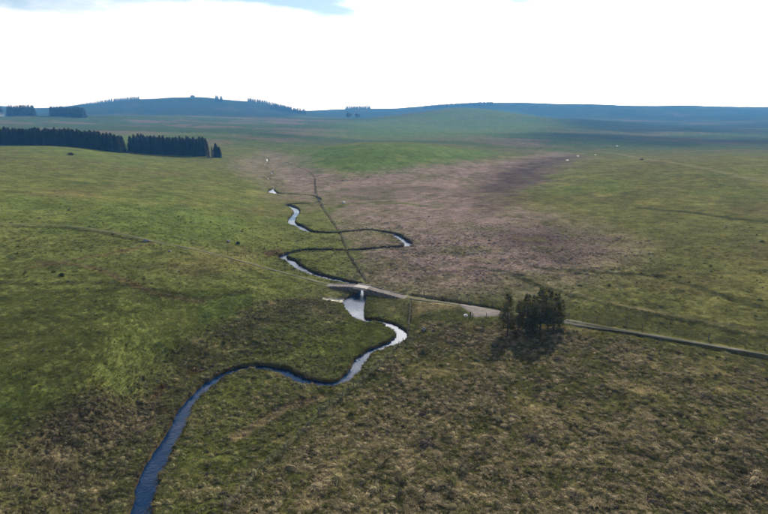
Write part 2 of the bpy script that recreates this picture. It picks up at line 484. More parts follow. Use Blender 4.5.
def relief(x, y, need_masks=True):
    """terrain height with all detail, plus the masks that colour and planting use"""
    r = np.hypot(x, y)
    h = macro(x, y)
    m = {}
    wx, wy = fbm(x, y, 9, 3, 31), fbm(x, y, 9, 3, 47)
    wob = np.clip(r * 0.035, 2.0, 16)
    X, Y = x + wx * wob, y + wy * wob
    for k, (P, soft) in PATCH.items():
        s = max(soft * float(np.hypot(*P.mean(0))), .25)
        m[k] = 1 - sstep(-s, s, poly_sd(P, X, Y, s * 1.01)) if k in ('moor', 'bank', 'inner', 'lush', 'heath', 'peat', 'peat2', 'dome', 'slope', 'bright', 'bright2', 'bright3', 'upheath', 'flat') \
            else 1 - sstep(-s, s, poly_sd(P, x + wx * .5, y + wy * .5, s * 1.01))
    d, val = BECK.near(x, y, 16)
    hw, bz, inc = val[:, 0], val[:, 1], val[:, 2]
    near = d < 1e8
    d = d + fbm(x, y, 2.2, 3, 3) * 0.42 * near
    m['beck_d'] = np.where(near, d - hw, 99.0)
    fl = (1 - sstep(2.0, 15.0, d)) * near
    h = h * (1 - fl) + np.where(near, bz, 0) * fl
    # hummocks
    tus = np.clip(m['moor'] + m['bank'] * .9 + m['inner'] * .7 + m['heath'] * .5, 0, 1)
    m['tus'] = tus
    fade = 1 - sstep(150, 320, r)
    hum = fbm(x, y, 1.7, 3, 61, .55)
    hum2 = fbm(x, y, 6.5, 3, 71)
    amp = (.05 + .15 * tus)
    quiet = np.ones(x.shape)
    dr, vr = ROAD_L.near(x, y, 9)
    dt, vt = TRACK_L.near(x, y, 9)
    for dq, vq in ((dr, vr), (dt, vt)):
        f = (1 - sstep(1.5, 5.0, dq)) * (dq < 1e8)
        h = h * (1 - f) + vq[:, 0] * f
        quiet *= 1 - .9 * (1 - sstep(1.2, 2.2, dq)) * (dq < 1e8)
    gsd = poly_sd(GRAVEL, x, y, 3.0)
    quiet *= sstep(-.3, .8, gsd)
    m['road_d'] = np.minimum(np.minimum(np.where(dr < 1e8, dr, 99), np.where(dt < 1e8, dt, 99)), np.maximum(gsd, 0) + 1.2 + 0 * x)
    h = h + (hum * amp * fade + hum2 * (.10 + .22 * tus) * fade) * quiet
    # ditches
    m['ditch'] = np.zeros(x.shape)
    for L, w, dep in DITCH_L:
        dd, _ = L.near(x, y, 4)
        dd = dd + fbm(x, y, 1.6, 2, 83) * .22
        c = 1 - sstep(w * .5, w + .55, dd)
        h = h - dep * c
        m['ditch'] = np.maximum(m['ditch'], 1 - sstep(w * .6, w + .35, dd))
    # bridge stands across the valley floor: keep the ground under it low and smooth
    bx = (x - BR_L[0]) * BR_DIR[0] + (y - BR_L[1]) * BR_DIR[1]
    by = (x - BR_L[0]) * BR_NRM[0] + (y - BR_L[1]) * BR_NRM[1]
    inb = (1 - sstep(1.4, 4.5, np.abs(by))) * sstep(-1.5, 2.5, bx) * (1 - sstep(BR_LEN - 2.5, BR_LEN + 1.5, bx))
    h = h * (1 - inb) + (BR_BASE + .02 + 0 * h) * inb
    # the channel itself
    cut = (1 - sstep(-.30, .42, d - hw)) * near
    beachy = m['beach']
    h = h - cut * (inc + .5)
    m['beck_bank'] = (1 - sstep(.1, .78, d - hw)) * near
    h = h - beachy * (1 - cut) * (.40)
    return h, m


def cover(x, y, m):
    r = np.hypot(x, y)
    n = len(x)
    col = np.tile(C['pasture'], (n, 1))

    def mix(c, f):
        nonlocal col
        f = np.clip(f, 0, 1)[:, None]
        col = col * (1 - f) + (C[c] if isinstance(c, str) else c) * f
    big = fbm(x, y, 60, 4, 101)
    mid = fbm(x, y, 14, 4, 111)
    fine = fbm(x, y, 3.2, 4, 121, .6)
    huge = fbm(x, y, 380, 4, 131)
    streak = fbm(x * .55 + y * .2, y * .8, 70, 5, 141, .6)
    right = sstep(0, 60, x - 10)
    mix('olive', right * .8)
    mix('yellow', sstep(.12, .75, mid + .5 * big) * .45)
    mix('bright', sstep(.1, .6, big - .3 * mid) * .45)
    mix('brown', sstep(.05, .7, fbm(x, y, 26, 4, 151)) * .42)
    mix('dark', sstep(.15, .6, fbm(x, y, 4.5, 4, 155, .6)) * .22 * (1 - sstep(300, 520, r)))
    far = sstep(520, 950, r)
    mix('far', far)
    mix('farheath', far * sstep(-.05, .35, streak + .3 * huge) * .85)
    mix('bright', far * sstep(.15, .5, huge) * .45)
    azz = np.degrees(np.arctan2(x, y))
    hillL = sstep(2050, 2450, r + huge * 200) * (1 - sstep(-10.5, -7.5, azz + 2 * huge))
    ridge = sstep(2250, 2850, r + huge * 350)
    mix('shaded_heather', np.clip(hillL * .85 + ridge, 0, 1) * np.clip(.9 + .4 * big, 0, 1))  # far hills: heather colour darkened further to carry cloud and slope shade
    mix('shaded_heather', far * (1 - ridge) * sstep(.0, .4, fbm(x * .4, y, 300, 5, 181)) * .8)
    mix('bright', np.clip(m['field'] + m['bright'] * .85 + m['bright2'] * .7 + m['bright3'] * .5, 0, 1) * (.8 + .2 * mid))
    mix('yellow', m['bright2'] * sstep(-.1, .5, mid) * .5)
    mix('dome', np.clip(m['dome'] * .9 + m['slope'] * .75, 0, 1))
    mix('yellow', m['dome'] * sstep(.1, .6, mid) * .25)
    mix('heath', np.clip(m['heath'] * (.86 + .7 * mid + .3 * fine) + m['upheath'] * .55, 0, 1))
    mix('peat', np.clip(m['heath'] * sstep(.2, .6, big + .4 * fine) * .5 + m['peat'] * 1.0 + m['peat2'] * (.45 + .3 * mid), 0, 1))
    mix('olive', m['heath'] * sstep(.2, .55, mid) * .45)
    mix('moor', m['moor'])
    mix('straw', m['moor'] * sstep(.1, .8, fine + .5 * mid) * .45)
    mix('pasture', m['moor'] * sstep(.02, .5, big + .5 * mid) * .85)
    mix('peat', m['moor'] * sstep(.15, .6, fbm(x, y, 9, 4, 161) - .2 * fine) * .35)
    mix('inner', m['inner'])
    mix('straw', m['inner'] * sstep(.15, .7, fine + .6 * mid) * .6)
    mix('yellow', m['inner'] * sstep(.1, .7, fbm(x * .8 + y * .5, y * .9 - x * .4, 12, 3, 171)) * .5)
    mix('flat', 0 * r) if False else None
    mix('pasture', m['flat'] * .8)
    mix('yellow', m['flat'] * sstep(.15, .6, mid) * .5)
    mix('bank', m['bank'] * (.9 + .3 * mid))
    mix('straw', m['bank'] * sstep(.2, .7, fine + .4 * mid) * .35)
    mix('peat', m['bank'] * sstep(.1, .6, mid) * .5)
    mix('lush', m['lush'] * np.clip(.75 + .6 * mid, 0, 1))
    mix('straw', np.clip(m['verge'] * .45 + m['verge2'] * .4, 0, 1) * (.8 + .3 * fine))
    for L, w, c in STREAK:
        dd, _ = L.near(x, y, w * 3 + 2)
        dd = dd + fine * w * .7
        mix(c, (1 - sstep(w * .4, w * 1.5, dd)) * .72)
    mix('scar', np.clip(m['scar1'] + m['scar2'] + m['scar3'] + m['scar4'], 0, 1) * .9)
    mix('mud', m['ditch'] * .9)
    mix('mud', (m['beck_bank'] * .9) * (1 - m['beach']) * (1 - .65 * sstep(310, 345, r)))
    # a rim of fresh green grass along the water
    rim = sstep(.5, 1.2, m['beck_d']) * (1 - sstep(1.2, 3.6, m['beck_d']))
    mix('lush', rim * .45)
    mix('beach', m['beach'] * .95)
    k = (1 + .48 * fine * (1 - .6 * sstep(300, 600, r)) + .15 * mid)[:, None]
    return np.clip(col * k * np.array((1.0, 1.0, .88)), .006, .6)


# ----------------------------------------------------------------------------
# mesh and material helpers
# ----------------------------------------------------------------------------


def mesh_from(name, V, F=None, quads=None, tris=None, smooth=True):
    """fast mesh from numpy vertices and quad / triangle index arrays"""
    me = bpy.data.meshes.new(name)
    V = np.asarray(V, np.float32)
    idx, sizes = [], []
    for arr, n in ((quads, 4), (tris, 3)):
        if arr is not None and len(arr):
            arr = np.asarray(arr, np.int32)
            idx.append(arr.ravel())
            sizes.append(np.full(len(arr), n, np.int32))
    idx, sizes = np.concatenate(idx), np.concatenate(sizes)
    me.vertices.add(len(V))
    me.vertices.foreach_set('co', V.ravel())
    me.loops.add(len(idx))
    me.loops.foreach_set('vertex_index', idx)
    me.polygons.add(len(sizes))
    me.polygons.foreach_set('loop_start', np.concatenate([[0], np.cumsum(sizes)[:-1]]).astype(np.int32))
    me.polygons.foreach_set('use_smooth', np.full(len(sizes), smooth))
    me.update(calc_edges=True)
    me.validate()
    return me


class MB:
    """collects quads and triangles"""

    def __init__(self):
        self.v, self.q, self.t = [], [], []

    def add(self, verts, quads=(), tris=()):
        b = len(self.v)
        self.v.extend([tuple(p) for p in verts])
        self.q.extend([tuple(i + b for i in f) for f in quads])
        self.t.extend([tuple(i + b for i in f) for f in tris])

    def box(self, lo, hi, jit=0.0):
        x0, y0, z0 = lo
        x1, y1, z1 = hi
        P = [(x0, y0, z0), (x1, y0, z0), (x1, y1, z0), (x0, y1, z0), (x0, y0, z1), (x1, y0, z1), (x1, y1, z1), (x0, y1, z1)]
        if jit:
            P = [tuple(c + random.uniform(-jit, jit) for c in p) for p in P]
        self.add(P, [(3, 2, 1, 0), (4, 5, 6, 7), (0, 1, 5, 4), (1, 2, 6, 5), (2, 3, 7, 6), (3, 0, 4, 7)])

    def tube(self, pts, rad, n=6, cap=True):
        pts = [Vector(p) for p in pts]
        rings = []
        for i, p in enumerate(pts):
            d = (pts[min(i + 1, len(pts) - 1)] - pts[max(i - 1, 0)]).normalized()
            ref = Vector((1, 0, 0)) if abs(d.x) < .9 else Vector((0, 1, 0))
            a = d.cross(ref).normalized()
            b = d.cross(a)
            rings.append([p + (a * math.cos(k / n * math.tau) + b * math.sin(k / n * math.tau)) * rad[i] for k in range(n)])
        V = [q for rr in rings for q in rr]
        Q = [(i * n + k, i * n + (k + 1) % n, (i + 1) * n + (k + 1) % n, (i + 1) * n + k) for i in range(len(pts) - 1) for k in range(n)]
        T = []
        if cap:
            V += [pts[0], pts[-1]]
            b0, b1, l = len(V) - 2, len(V) - 1, (len(pts) - 1) * n
            T = [(b0, (k + 1) % n, k) for k in range(n)] + [(b1, l + k, l + (k + 1) % n) for k in range(n)]
        self.add(V, Q, T)

    def mesh(self, name, smooth=False):
        return mesh_from(name, np.array(self.v), quads=self.q, tris=self.t, smooth=smooth)


def link(name, me, mat=None, parent=None, loc=(0, 0, 0)):
    o = bpy.data.objects.new(name, me)
    COL.objects.link(o)
    o.location = loc
    if mat is not None and len(me.materials) == 0:
        me.materials.append(mat)
    if parent is not None:
        o.parent = parent
    return o


def empty(name, loc, rz=0.0):
    o = bpy.data.objects.new(name, None)
    COL.objects.link(o)
    o.location = loc
    o.rotation_euler = (0, 0, rz)
    o.empty_display_size = .5
    return o


def tag(o, label, cat, group=None):
    o['label'], o['category'] = label, cat
    if group:
        o['group'] = group
    return o


class Mat:
    def __init__(self, name):
        self.m = bpy.data.materials.new(name)
        self.m.use_nodes = True
        self.n, self.l = self.m.node_tree.nodes, self.m.node_tree.links
        self.bsdf = self.n['Principled BSDF']
        self.out = self.n['Material Output']

    def node(self, t, **kw):
        n = self.n.new(t)
        for k, v in kw.items():
            setattr(n, k, v)
        return n

    def noise(self, scale, detail=4, rough=.55, vec=None, dims='3D'):
        n = self.node('ShaderNodeTexNoise')
        n.inputs['Scale'].default_value = scale
        n.inputs['Detail'].default_value = detail
        n.inputs['Roughness'].default_value = rough
        if vec is None:
            if not hasattr(self, 'tc'):
                self.tc = self.node('ShaderNodeNewGeometry').outputs['Position']
            vec = self.tc
        self.l.new(vec, n.inputs['Vector'])
        return n.outputs[0]

    def mrange(self, val, a, b, c, d):
        n = self.node('ShaderNodeMapRange')
        self.l.new(val, n.inputs[0])
        for i, q in enumerate((a, b, c, d)):
            n.inputs[i + 1].default_value = q
        return n.outputs[0]

    def mixc(self, fac, a, b, mode='MIX'):
        n = self.node('ShaderNodeMix', data_type='RGBA', blend_type=mode)
        for i, s in ((0, fac), (6, a), (7, b)):
            if isinstance(s, (int, float)):
                n.inputs[i].default_value = s
            elif isinstance(s, (tuple, list)):
                n.inputs[i].default_value = (*s[:3], 1)
            else:
                self.l.new(s, n.inputs[i])
        return n.outputs[2]

    def scale_color(self, col, fac):
        n = self.node('ShaderNodeVectorMath', operation='SCALE')
        if isinstance(col, (tuple, list)):
            n.inputs[0].default_value = col[:3]
        else:
            self.l.new(col, n.inputs[0])
        self.l.new(fac, n.inputs['Scale'])
        return n.outputs[0]

    def bump(self, height, strength, dist):
        n = self.node('ShaderNodeBump')
        n.inputs['Strength'].default_value = strength
        n.inputs['Distance'].default_value = dist
        self.l.new(height, n.inputs['Height'])
        self.l.new(n.outputs[0], self.bsdf.inputs['Normal'])
        return n

    def base(self, s):
        if isinstance(s, (tuple, list)):
            self.bsdf.inputs['Base Color'].default_value = (*s[:3], 1)
        else:
            self.l.new(s, self.bsdf.inputs['Base Color'])

    def rough(self, v, spec=.3):
        self.bsdf.inputs['Roughness'].default_value = v
        self.bsdf.inputs['Specular IOR Level'].default_value = spec


def noisy(name, a, b, scale, rough=.9, spec=.15, bump=None, lo=.35, hi=.65):
    M = Mat(name)
    f = M.mrange(M.noise(scale, 6), lo, hi, 0, 1)
    M.base(M.mixc(f, a, b))
    M.rough(rough, spec)
    if bump:
        M.bump(M.noise(bump[0], 5), bump[1], bump[2])
    return M.m


def ground_material():
    M = Mat('moorland')
    at = M.node('ShaderNodeAttribute', attribute_name='cover')
    f1 = M.mrange(M.noise(1.1, 8, .65), .25, .75, .55, 1.45)
    f2 = M.mrange(M.noise(.11, 6, .6), .3, .7, .82, 1.2)
    mul = M.node('ShaderNodeMath', operation='MULTIPLY')
    M.l.new(f1, mul.inputs[0])
    M.l.new(f2, mul.inputs[1])
    c = M.scale_color(at.outputs['Color'], mul.outputs[0])
    tint = M.mrange(M.noise(.45, 5), .4, .7, 0, .35)
    c2 = M.mixc(tint, c, M.mixc(1.0, c, (1.25, 1.02, .8), 'MULTIPLY'))
    M.base(c2)
    M.rough(.95, 0.0)
    big_ = M.mrange(M.noise(.38, 5, .6), 0, 1, 0, 5.0)
    ad = M.node('ShaderNodeMath', operation='ADD')
    M.l.new(M.noise(2.2, 9, .68), ad.inputs[0])
    M.l.new(big_, ad.inputs[1])
    M.bump(ad.outputs[0], 1.0, .17)
    return M.m


def blade_material(name, mean, spread, trans=.35, use_tint=True):
    """grass blades: colour of each clump from its place, light comes through them"""
    M = Mat(name)
    oi = M.node('ShaderNodeObjectInfo')
    k = M.mrange(oi.outputs['Random'], 0, 1, 1 - spread, 1 + spread)
    if use_tint:
        at = M.node('ShaderNodeAttribute', attribute_name='tint', attribute_type='INSTANCER')
        c = M.scale_color(at.outputs['Color'], k)
    else:
        c = M.scale_color(mean, k)
    M.base(c)
    M.rough(.75, 0.0)
    tr = M.node('ShaderNodeBsdfTranslucent')
    M.l.new(c, tr.inputs['Color'])
    mx = M.node('ShaderNodeMixShader')
    mx.inputs[0].default_value = trans
    M.l.new(M.bsdf.outputs[0], mx.inputs[1])
    M.l.new(tr.outputs[0], mx.inputs[2])
    M.l.new(mx.outputs[0], M.out.inputs['Surface'])
    return M.m


def needle_material(name, a, b, trans=.2):
    M = Mat(name)
    oi = M.node('ShaderNodeObjectInfo')
    f = M.noise(.9, 4)
    c = M.mixc(M.mrange(f, .35, .65, 0, 1), a, b)
    c = M.scale_color(c, M.mrange(oi.outputs['Random'], 0, 1, .8, 1.2))
    M.base(c)
    M.rough(.7, .03)
    tr = M.node('ShaderNodeBsdfTranslucent')
    M.l.new(c, tr.inputs['Color'])
    mx = M.node('ShaderNodeMixShader')
    mx.inputs[0].default_value = trans
    M.l.new(M.bsdf.outputs[0], mx.inputs[1])
    M.l.new(tr.outputs[0], mx.inputs[2])
    M.l.new(mx.outputs[0], M.out.inputs['Surface'])
    return M.m


def water_material():
    M = Mat('sky_tinted_water')
    M.base((.003, .016, .046))  # blue of the reflected sky painted into the base colour
    M.rough(.05, .5)
    M.bsdf.inputs['IOR'].default_value = 1.5
    # riffles over the shallows, calm glides between them
    sh = M.mrange(M.noise(.055, 3), .42, .62, .05, 1.0)
    a, b = M.noise(3.2, 4, .6), M.noise(1.0, 3, .5)
    ad = M.node('ShaderNodeMath', operation='ADD')
    M.l.new(a, ad.inputs[0])
    M.l.new(b, ad.inputs[1])
    mu = M.node('ShaderNodeMath', operation='MULTIPLY')
    M.l.new(ad.outputs[0], mu.inputs[0])
    M.l.new(sh, mu.inputs[1])
    M.bump(mu.outputs[0], .55, .10)
    return M.m


MAT = {
    'ground': ground_material(),
    'water': water_material(),
    'gravel': noisy('gravel_road', (.125, .104, .089), (.185, .154, .133), .7, bump=(9, .5, .05)),
    'road': noisy('grassed_gravel_road', (.055, .056, .024), (.125, .106, .082), .22, bump=(6, .5, .06)),
    'dirt': noisy('dirt_track', (.052, .054, .020), (.100, .088, .046), .25, bump=(5, .5, .06)),
    'concrete': noisy('weathered_concrete', (.29, .255, .228), (.40, .36, .325), 1.2, bump=(6, .25, .03)),
    'stone': noisy('grey_gritstone', (.060, .054, .050), (.150, .132, .120), 1.6, bump=(3.2, .9, .12)),
    'boulder': noisy('lichened_boulder', (.09, .083, .076), (.22, .205, .19), 2.2, bump=(6, .7, .06)),
    'palestone': noisy('pale_limestone', (.45, .43, .41), (.62, .61, .59), 1.6, bump=(6, .5, .05)),
    'post': noisy('weathered_post', (.075, .062, .052), (.14, .12, .10), 3.0, bump=(14, .5, .02)),
    'wire': noisy('fence_wire', (.16, .16, .165), (.24, .24, .245), 3.0, rough=.5, spec=.5),
    'bark': noisy('conifer_bark', (.045, .034, .026), (.10, .078, .06), 3.0, bump=(7, .8, .05)),
    'needle': needle_material('conifer_needles', (.050, .054, .016), (.115, .105, .036), .45),
    'larch': needle_material('bare_larch_twigs', (.085, .072, .055), (.13, .11, .085), .1),
    'spruce': needle_material('spruce_needles', (.008, .012, .007), (.016, .022, .011), .08),
    'leaf': needle_material('broad_leaves', (.030, .042, .016), (.055, .065, .024), .2),
    'tussock': blade_material('tussock_blades', (.16, .13, .08), .30, .22),
    'sward': blade_material('sward_blades', (.09, .10, .03), .25, .5),
    'render': noisy('white_render', (.68, .67, .64), (.80, .79, .76), .8),
    'slate': noisy('blue_slate', (.16, .17, .19), (.24, .25, .27), 1.4, rough=.6, spec=.3),
    'glass': noisy('dark_pane', (.02, .025, .03), (.04, .045, .05), 1, rough=.1, spec=.5),
}

# ----------------------------------------------------------------------------
# the ground: one sheet from under the camera to beyond the sky line
# ----------------------------------------------------------------------------
fine_az = np.radians(np.linspace(-54, 54, 780))
side = np.radians(np.concatenate([np.linspace(56, 66, 6), np.linspace(72, 180, 19)]))
az = np.concatenate([-side[::-1], fine_az, side[:-1]])
rad = [2, 5, 9, 13, 17, 21, 24, 27]
r_ = 29.0
while r_ < 270:
    rad.append(r_)
    r_ += .40 if r_ < 42 else .27 if r_ < 160 else .27 + (r_ - 160) * .0022
stepr = .6
while r_ < 5000:
    rad.append(r_)
    stepr *= 1.028
    r_ += stepr
rad = np.array(rad + [5100.0])
RR, AA = np.meshgrid(rad, az, indexing='ij')
gx, gy = (RR * np.sin(AA)).ravel(), (RR * np.cos(AA)).ravel()
gh, gm = relief(gx, gy)
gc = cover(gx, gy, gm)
nr, na = len(rad), len(az)
I = np.arange(nr * na).reshape(nr, na)
q = np.stack([I[:-1, :], np.roll(I, -1, 1)[:-1, :], np.roll(I, -1, 1)[1:, :], I[1:, :]], -1).reshape(-1, 4)[:, ::-1]
gV = np.stack([gx, gy, gh], 1)
gV = np.vstack([gV, [[0, 0, float(gh[:na].mean())]]])
tri = np.stack([np.full(na, nr * na), I[0], np.roll(I[0], -1)], 1)[:, ::-1]
me = mesh_from('ground', gV, quads=q, tris=tri)
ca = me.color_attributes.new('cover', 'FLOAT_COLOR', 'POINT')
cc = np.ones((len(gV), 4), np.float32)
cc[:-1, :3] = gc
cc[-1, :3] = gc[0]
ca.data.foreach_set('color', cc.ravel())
ground = link('ground', me, MAT['ground'])
ground['kind'] = 'structure'
print('ground', nr, na, len(gV), 'zmax', gh.max(), 'zmin', gh.min())
ZMAX = float(gh.max())


def gz(x, y):
    """full ground height at points"""
    x, y = np.atleast_1d(np.asarray(x, float)), np.atleast_1d(np.asarray(y, float))
    return relief(x, y)[0]


# water of the beck: a sheet in the channel, cut out of a fine raster
step = .42
lo, hi = BECK.lo - 4, BECK.hi + 4
xs, ys = np.arange(lo[0], hi[0], step), np.arange(lo[1], hi[1], step)
WX, WY = np.meshgrid(xs, ys, indexing='ij')
wd, wv = BECK.near(WX.ravel(), WY.ravel(), 5)
inside = ((wd - wv[:, 0]) < .75).reshape(WX.shape)
lev = (wv[:, 1] - wv[:, 2]).reshape(WX.shape)
cell = inside[:-1, :-1] & inside[1:, :-1] & inside[:-1, 1:] & inside[1:, 1:]
J = -np.ones(WX.shape, int)
used = np.zeros(WX.shape, bool)
ci, cj = np.nonzero(cell)
for a, b in ((0, 0), (1, 0), (0, 1), (1, 1)):
    used[ci + a, cj + b] = True
J[used] = np.arange(used.sum())
wq = np.stack([J[ci, cj], J[ci + 1, cj], J[ci + 1, cj + 1], J[ci, cj + 1]], 1)
beck = link('beck_water', mesh_from('beck_water', np.stack([WX[used], WY[used], lev[used]], 1), quads=wq), MAT['water'])
beck['kind'] = 'structure'


def ribbon(name, P, half, mat, lift=.05, wob=.25, taper=0):
    """a road surface draped on the levelled ground"""
    P = np.asarray(P, float)
    T = np.gradient(P, axis=0)
    T /= np.hypot(T[:, 0], T[:, 1])[:, None]
    N = np.stack([-T[:, 1], T[:, 0]], 1)
    offs = np.array([-1.0, -.85, -.4, 0, .4, .85, 1.0])
    dz = np.array([-.16, 0, .03, .0, .03, 0, -.16]) + lift
    rows = []
    for k, o in enumerate(offs):
        jit = fbm(P[:, 0], P[:, 1], 5, 2, 300 + k) * wob * abs(o)
        X = P + N * ((half * o + jit)[:, None] if np.ndim(half) else (half * o + jit)[:, None])
        z = gz(X[:, 0], X[:, 1])
        zc = runmean(gz(P[:, 0], P[:, 1]), 5)
        rows.append(np.stack([X[:, 0], X[:, 1], np.maximum(z, zc - .05) + dz[k]], 1))
    V = np.stack(rows, 1)
    n, m = V.shape[:2]
    K = np.arange(n * m).reshape(n, m)
    Q = np.stack([K[:-1, :-1], K[1:, :-1], K[1:, 1:], K[:-1, 1:]], -1).reshape(-1, 4)
    o = link(name, mesh_from(name, V.reshape(-1, 3), quads=Q[:, ::-1]), mat)
    o['kind'] = 'structure'
    return o


s_road = np.concatenate([[0], np.cumsum(np.hypot(*np.diff(ROAD, axis=0).T))])
ks = int(np.searchsorted(s_road, 17.0))
ribbon('track', ROAD[:ks + 1], .9 + 0 * s_road[:ks + 1], MAT['dirt'], lift=.03, wob=.5)
ROAD, s_road = ROAD[ks:], s_road[ks:]
ribbon('road', ROAD, .85 + .6 * sstep(14, 24, s_road) - 1.0 * sstep(38, 52, s_road), MAT['road'])
ribbon('track', TRACK, .62 + 0 * TRACK[:, 0], MAT['dirt'], lift=.03, wob=.5)
# widened gravel passing place by the trees
gp = smooth_line(np.vstack([GRAVEL, GRAVEL[:1]]), .8)
cen = gp.mean(0)
rings = [cen + (gp - cen) * f for f in (0.0, .35, .7, .95, 1.04)]
V = np.vstack(rings)
zz = gz(V[:, 0], V[:, 1]) + np.repeat([.075, .075, .07, .06, -.12], len(gp))
n = len(gp)
Q = [(i * n + k, i * n + (k + 1) % n, (i + 1) * n + (k + 1) % n, (i + 1) * n + k) for i in range(4) for k in range(n)]
o = link('passing_place', mesh_from('passing_place', np.column_stack([V, zz]), quads=[f[::-1] for f in Q]), MAT['gravel'])
o['kind'] = 'structure'

# small pools that catch the sky on the right-hand moor
for u, v, a_, b_ in ((567.5, 160.2, .8, 2.6), (578, 156.2, 1.1, 3.2), (595.5, 155, .6, 2.4), (617, 146, 1.1, 4)):
    x0, y0 = pix(u, v)
    t = np.linspace(0, math.tau, 28, endpoint=False)
    wob = 1 + .25 * np.sin(t * 2 + u) + .12 * np.sin(t * 5 + v)
    px_, py_ = x0 + np.cos(t) * a_ * wob, y0 + np.sin(t) * b_ * wob
    z0 = float(gz(px_, py_).max()) + .03
    V = np.vstack([[[x0, y0, z0]], np.column_stack([px_, py_, np.full(28, z0)]), np.column_stack([px_ * 1 + np.cos(t) * .8, py_ + np.sin(t) * .8, np.full(28, z0 - .9)])])
    o = link('moor_pool', mesh_from('moor_pool', V, tris=[(0, 1 + k, 1 + (k + 1) % 28) for k in range(28)], quads=[(1 + k, 29 + k, 29 + (k + 1) % 28, 1 + (k + 1) % 28) for k in range(28)], smooth=False), MAT['water'])
    o['kind'] = 'structure'

# ----------------------------------------------------------------------------
# bridge
# ----------------------------------------------------------------------------


def build_bridge():
    rz = math.atan2(BR_DIR[1], BR_DIR[0])
    org = BR_L + BR_DIR * BR_OPEN
    root = empty('farm_bridge', (org[0], org[1], BR_BASE), rz)
    tag(root, 'low flat stone and concrete bridge carrying the track over the beck pool', 'bridge')
    half = 1.45
    ow = 1.15                                    # half width of the opening
    xl, xr = -BR_OPEN, BR_LEN - BR_OPEN

    def top(x):                                  # road height along the hump
        if x < 0:
            return 1.26 - .98 * min(1, max(0, (-x - 2.0) / (-xl - 2.0)))
        return 1.29 - 1.0 * min(1, max(0, (x - 2.0) / (xr - 2.0)))
    # abutment and wing walls, a course-by-course stone face with an uneven top
    for x0, x1, nm in ((xl, -ow, 'abutment'), (ow, xr, 'abutment')):
        n = 14
        V, Q = [], []
        for i in range(n + 1):
            x = x0 + (x1 - x0) * i / n
            zt = top(x) - .10
            jy = .05 * math.sin(i * 2.1) + random.uniform(-.04, .04)
            V += [(x, -half + jy - .12, -1.4), (x, -half + jy, zt + random.uniform(-.03, .03)), (x, half - jy, zt + random.uniform(-.03, .03)), (x, half - jy + .12, -1.4)]
        for i in range(n):
            a, b = i * 4, i * 4 + 4
            Q += [(a, b, b + 1, a + 1), (a + 1, b + 1, b + 2, a + 2), (a + 2, b + 2, b + 3, a + 3)]
        e = n * 4
        Q += [(0, 1, 2, 3), (e + 3, e + 2, e + 1, e)]
        me = mesh_from(nm, np.array(V), quads=Q, smooth=False)
        link(nm, me, MAT['stone'], root)
    # edge stones along both verges
    me_list = []
    for k in range(4):
        mb = MB()
        mb.box((-.42, -.17, -.17), (.42, .17, .15), .045)
        s = mb.mesh('edge_stone')
        s.materials.append(MAT['stone'])
        me_list.append(s)
    for sgn in (-1, 1):
        x = xl + .6
        while x < xr - .5:
            if abs(x) > 2.35:
                c = link('edge_stone', random.choice(me_list), None, root, (x, sgn * (half - .16) + random.uniform(-.04, .04), top(x) + .0))
                c.rotation_euler = (random.uniform(-.06, .06), random.uniform(-.05, .05), random.uniform(-.05, .05))
                c.scale = (1, 1, random.uniform(.8, 1.2))
            x += random.uniform(.9, 1.05)
    # track surface across both wings
    for x0, x1 in ((xl - 1.2, -1.95), (1.95, xr + 1.2)):
        n = 12
        V, Q = [], []
        for i in range(n + 1):
            x = x0 + (x1 - x0) * i / n
            z = top(x) + .012
            for y, dz in ((-half + .3, -.02), (-.5, .03), (.1, .0), (.6, .03), (half - .3, -.02)):
                V.append((x, y, z + dz + random.uniform(-.012, .012)))
        for i in range(n):
            for k in range(4):
                a = i * 5 + k
                Q.append((a, a + 5, a + 6, a + 1))
        link('track_surface', mesh_from('track_surface', np.array(V), quads=Q), MAT['gravel'], root)
    # deck slab over the opening
    mb = MB()
    mb.box((-1.95, -half - .14, .90), (1.95, half + .14, 1.33), .012)
    link('deck_slab', mb.mesh('deck_slab'), MAT['concrete'], root)
    for sgn in (-1, 1):
        mb = MB()
        mb.box((-1.9, sgn * (half - .02) - .11, 1.345), (1.9, sgn * (half - .02) + .11, 1.50), .006)
        link('deck_kerb', mb.mesh('deck_kerb'), MAT['concrete'], root)
    return root


bridge = build_bridge()

# ----------------------------------------------------------------------------
# stones
# ----------------------------------------------------------------------------


def boulder_mesh(seed, flat=.7):
    rnd = random.Random(seed)
    nu, nv = 10, 7
    V, Q, T = [], [], []
    for j in range(1, nv):
        for i in range(nu):
            th, ph = i / nu * math.tau, j / nv * math.pi
            d = Vector((math.cos(th) * math.sin(ph), math.sin(th) * math.sin(ph), math.cos(ph)))
            k = 1 + .22 * math.sin(3 * d.x + seed) + .18 * math.sin(4 * d.y + 2 * d.z + seed * 2) + rnd.uniform(-.08, .08)
            V.append((d.x * k, d.y * k * .8, d.z * k * flat))
    V += [(0, 0, flat), (0, 0, -flat)]
    for j in range(nv - 2):
        for i in range(nu):
            a, b = j * nu + i, j * nu + (i + 1) % nu
            Q.append((a, a + nu, b + nu, b))
    for i in range(nu):
        T.append((len(V) - 2, i, (i + 1) % nu))
        l = (nv - 2) * nu
        T.append((len(V) - 1, l + (i + 1) % nu, l + i))
    return mesh_from('boulder', np.array(V), quads=Q, tris=T, smooth=False)


def put_boulder(u, v, size, label, mat, seed, name='boulder', flat=.7, z=None, group=None):
    x, y = pix(u, v)
    zz_ = float(gz(x, y)[0]) if z is None else z
    me = boulder_mesh(seed, flat)
    o = link(name, me, mat, None, (x, y, zz_ + size * .28 * flat))
    o.scale = (size * .5, size * .5, size * .5)
    o.rotation_euler = (0, 0, seed * 1.3)
    return tag(o, label, 'boulder', group)


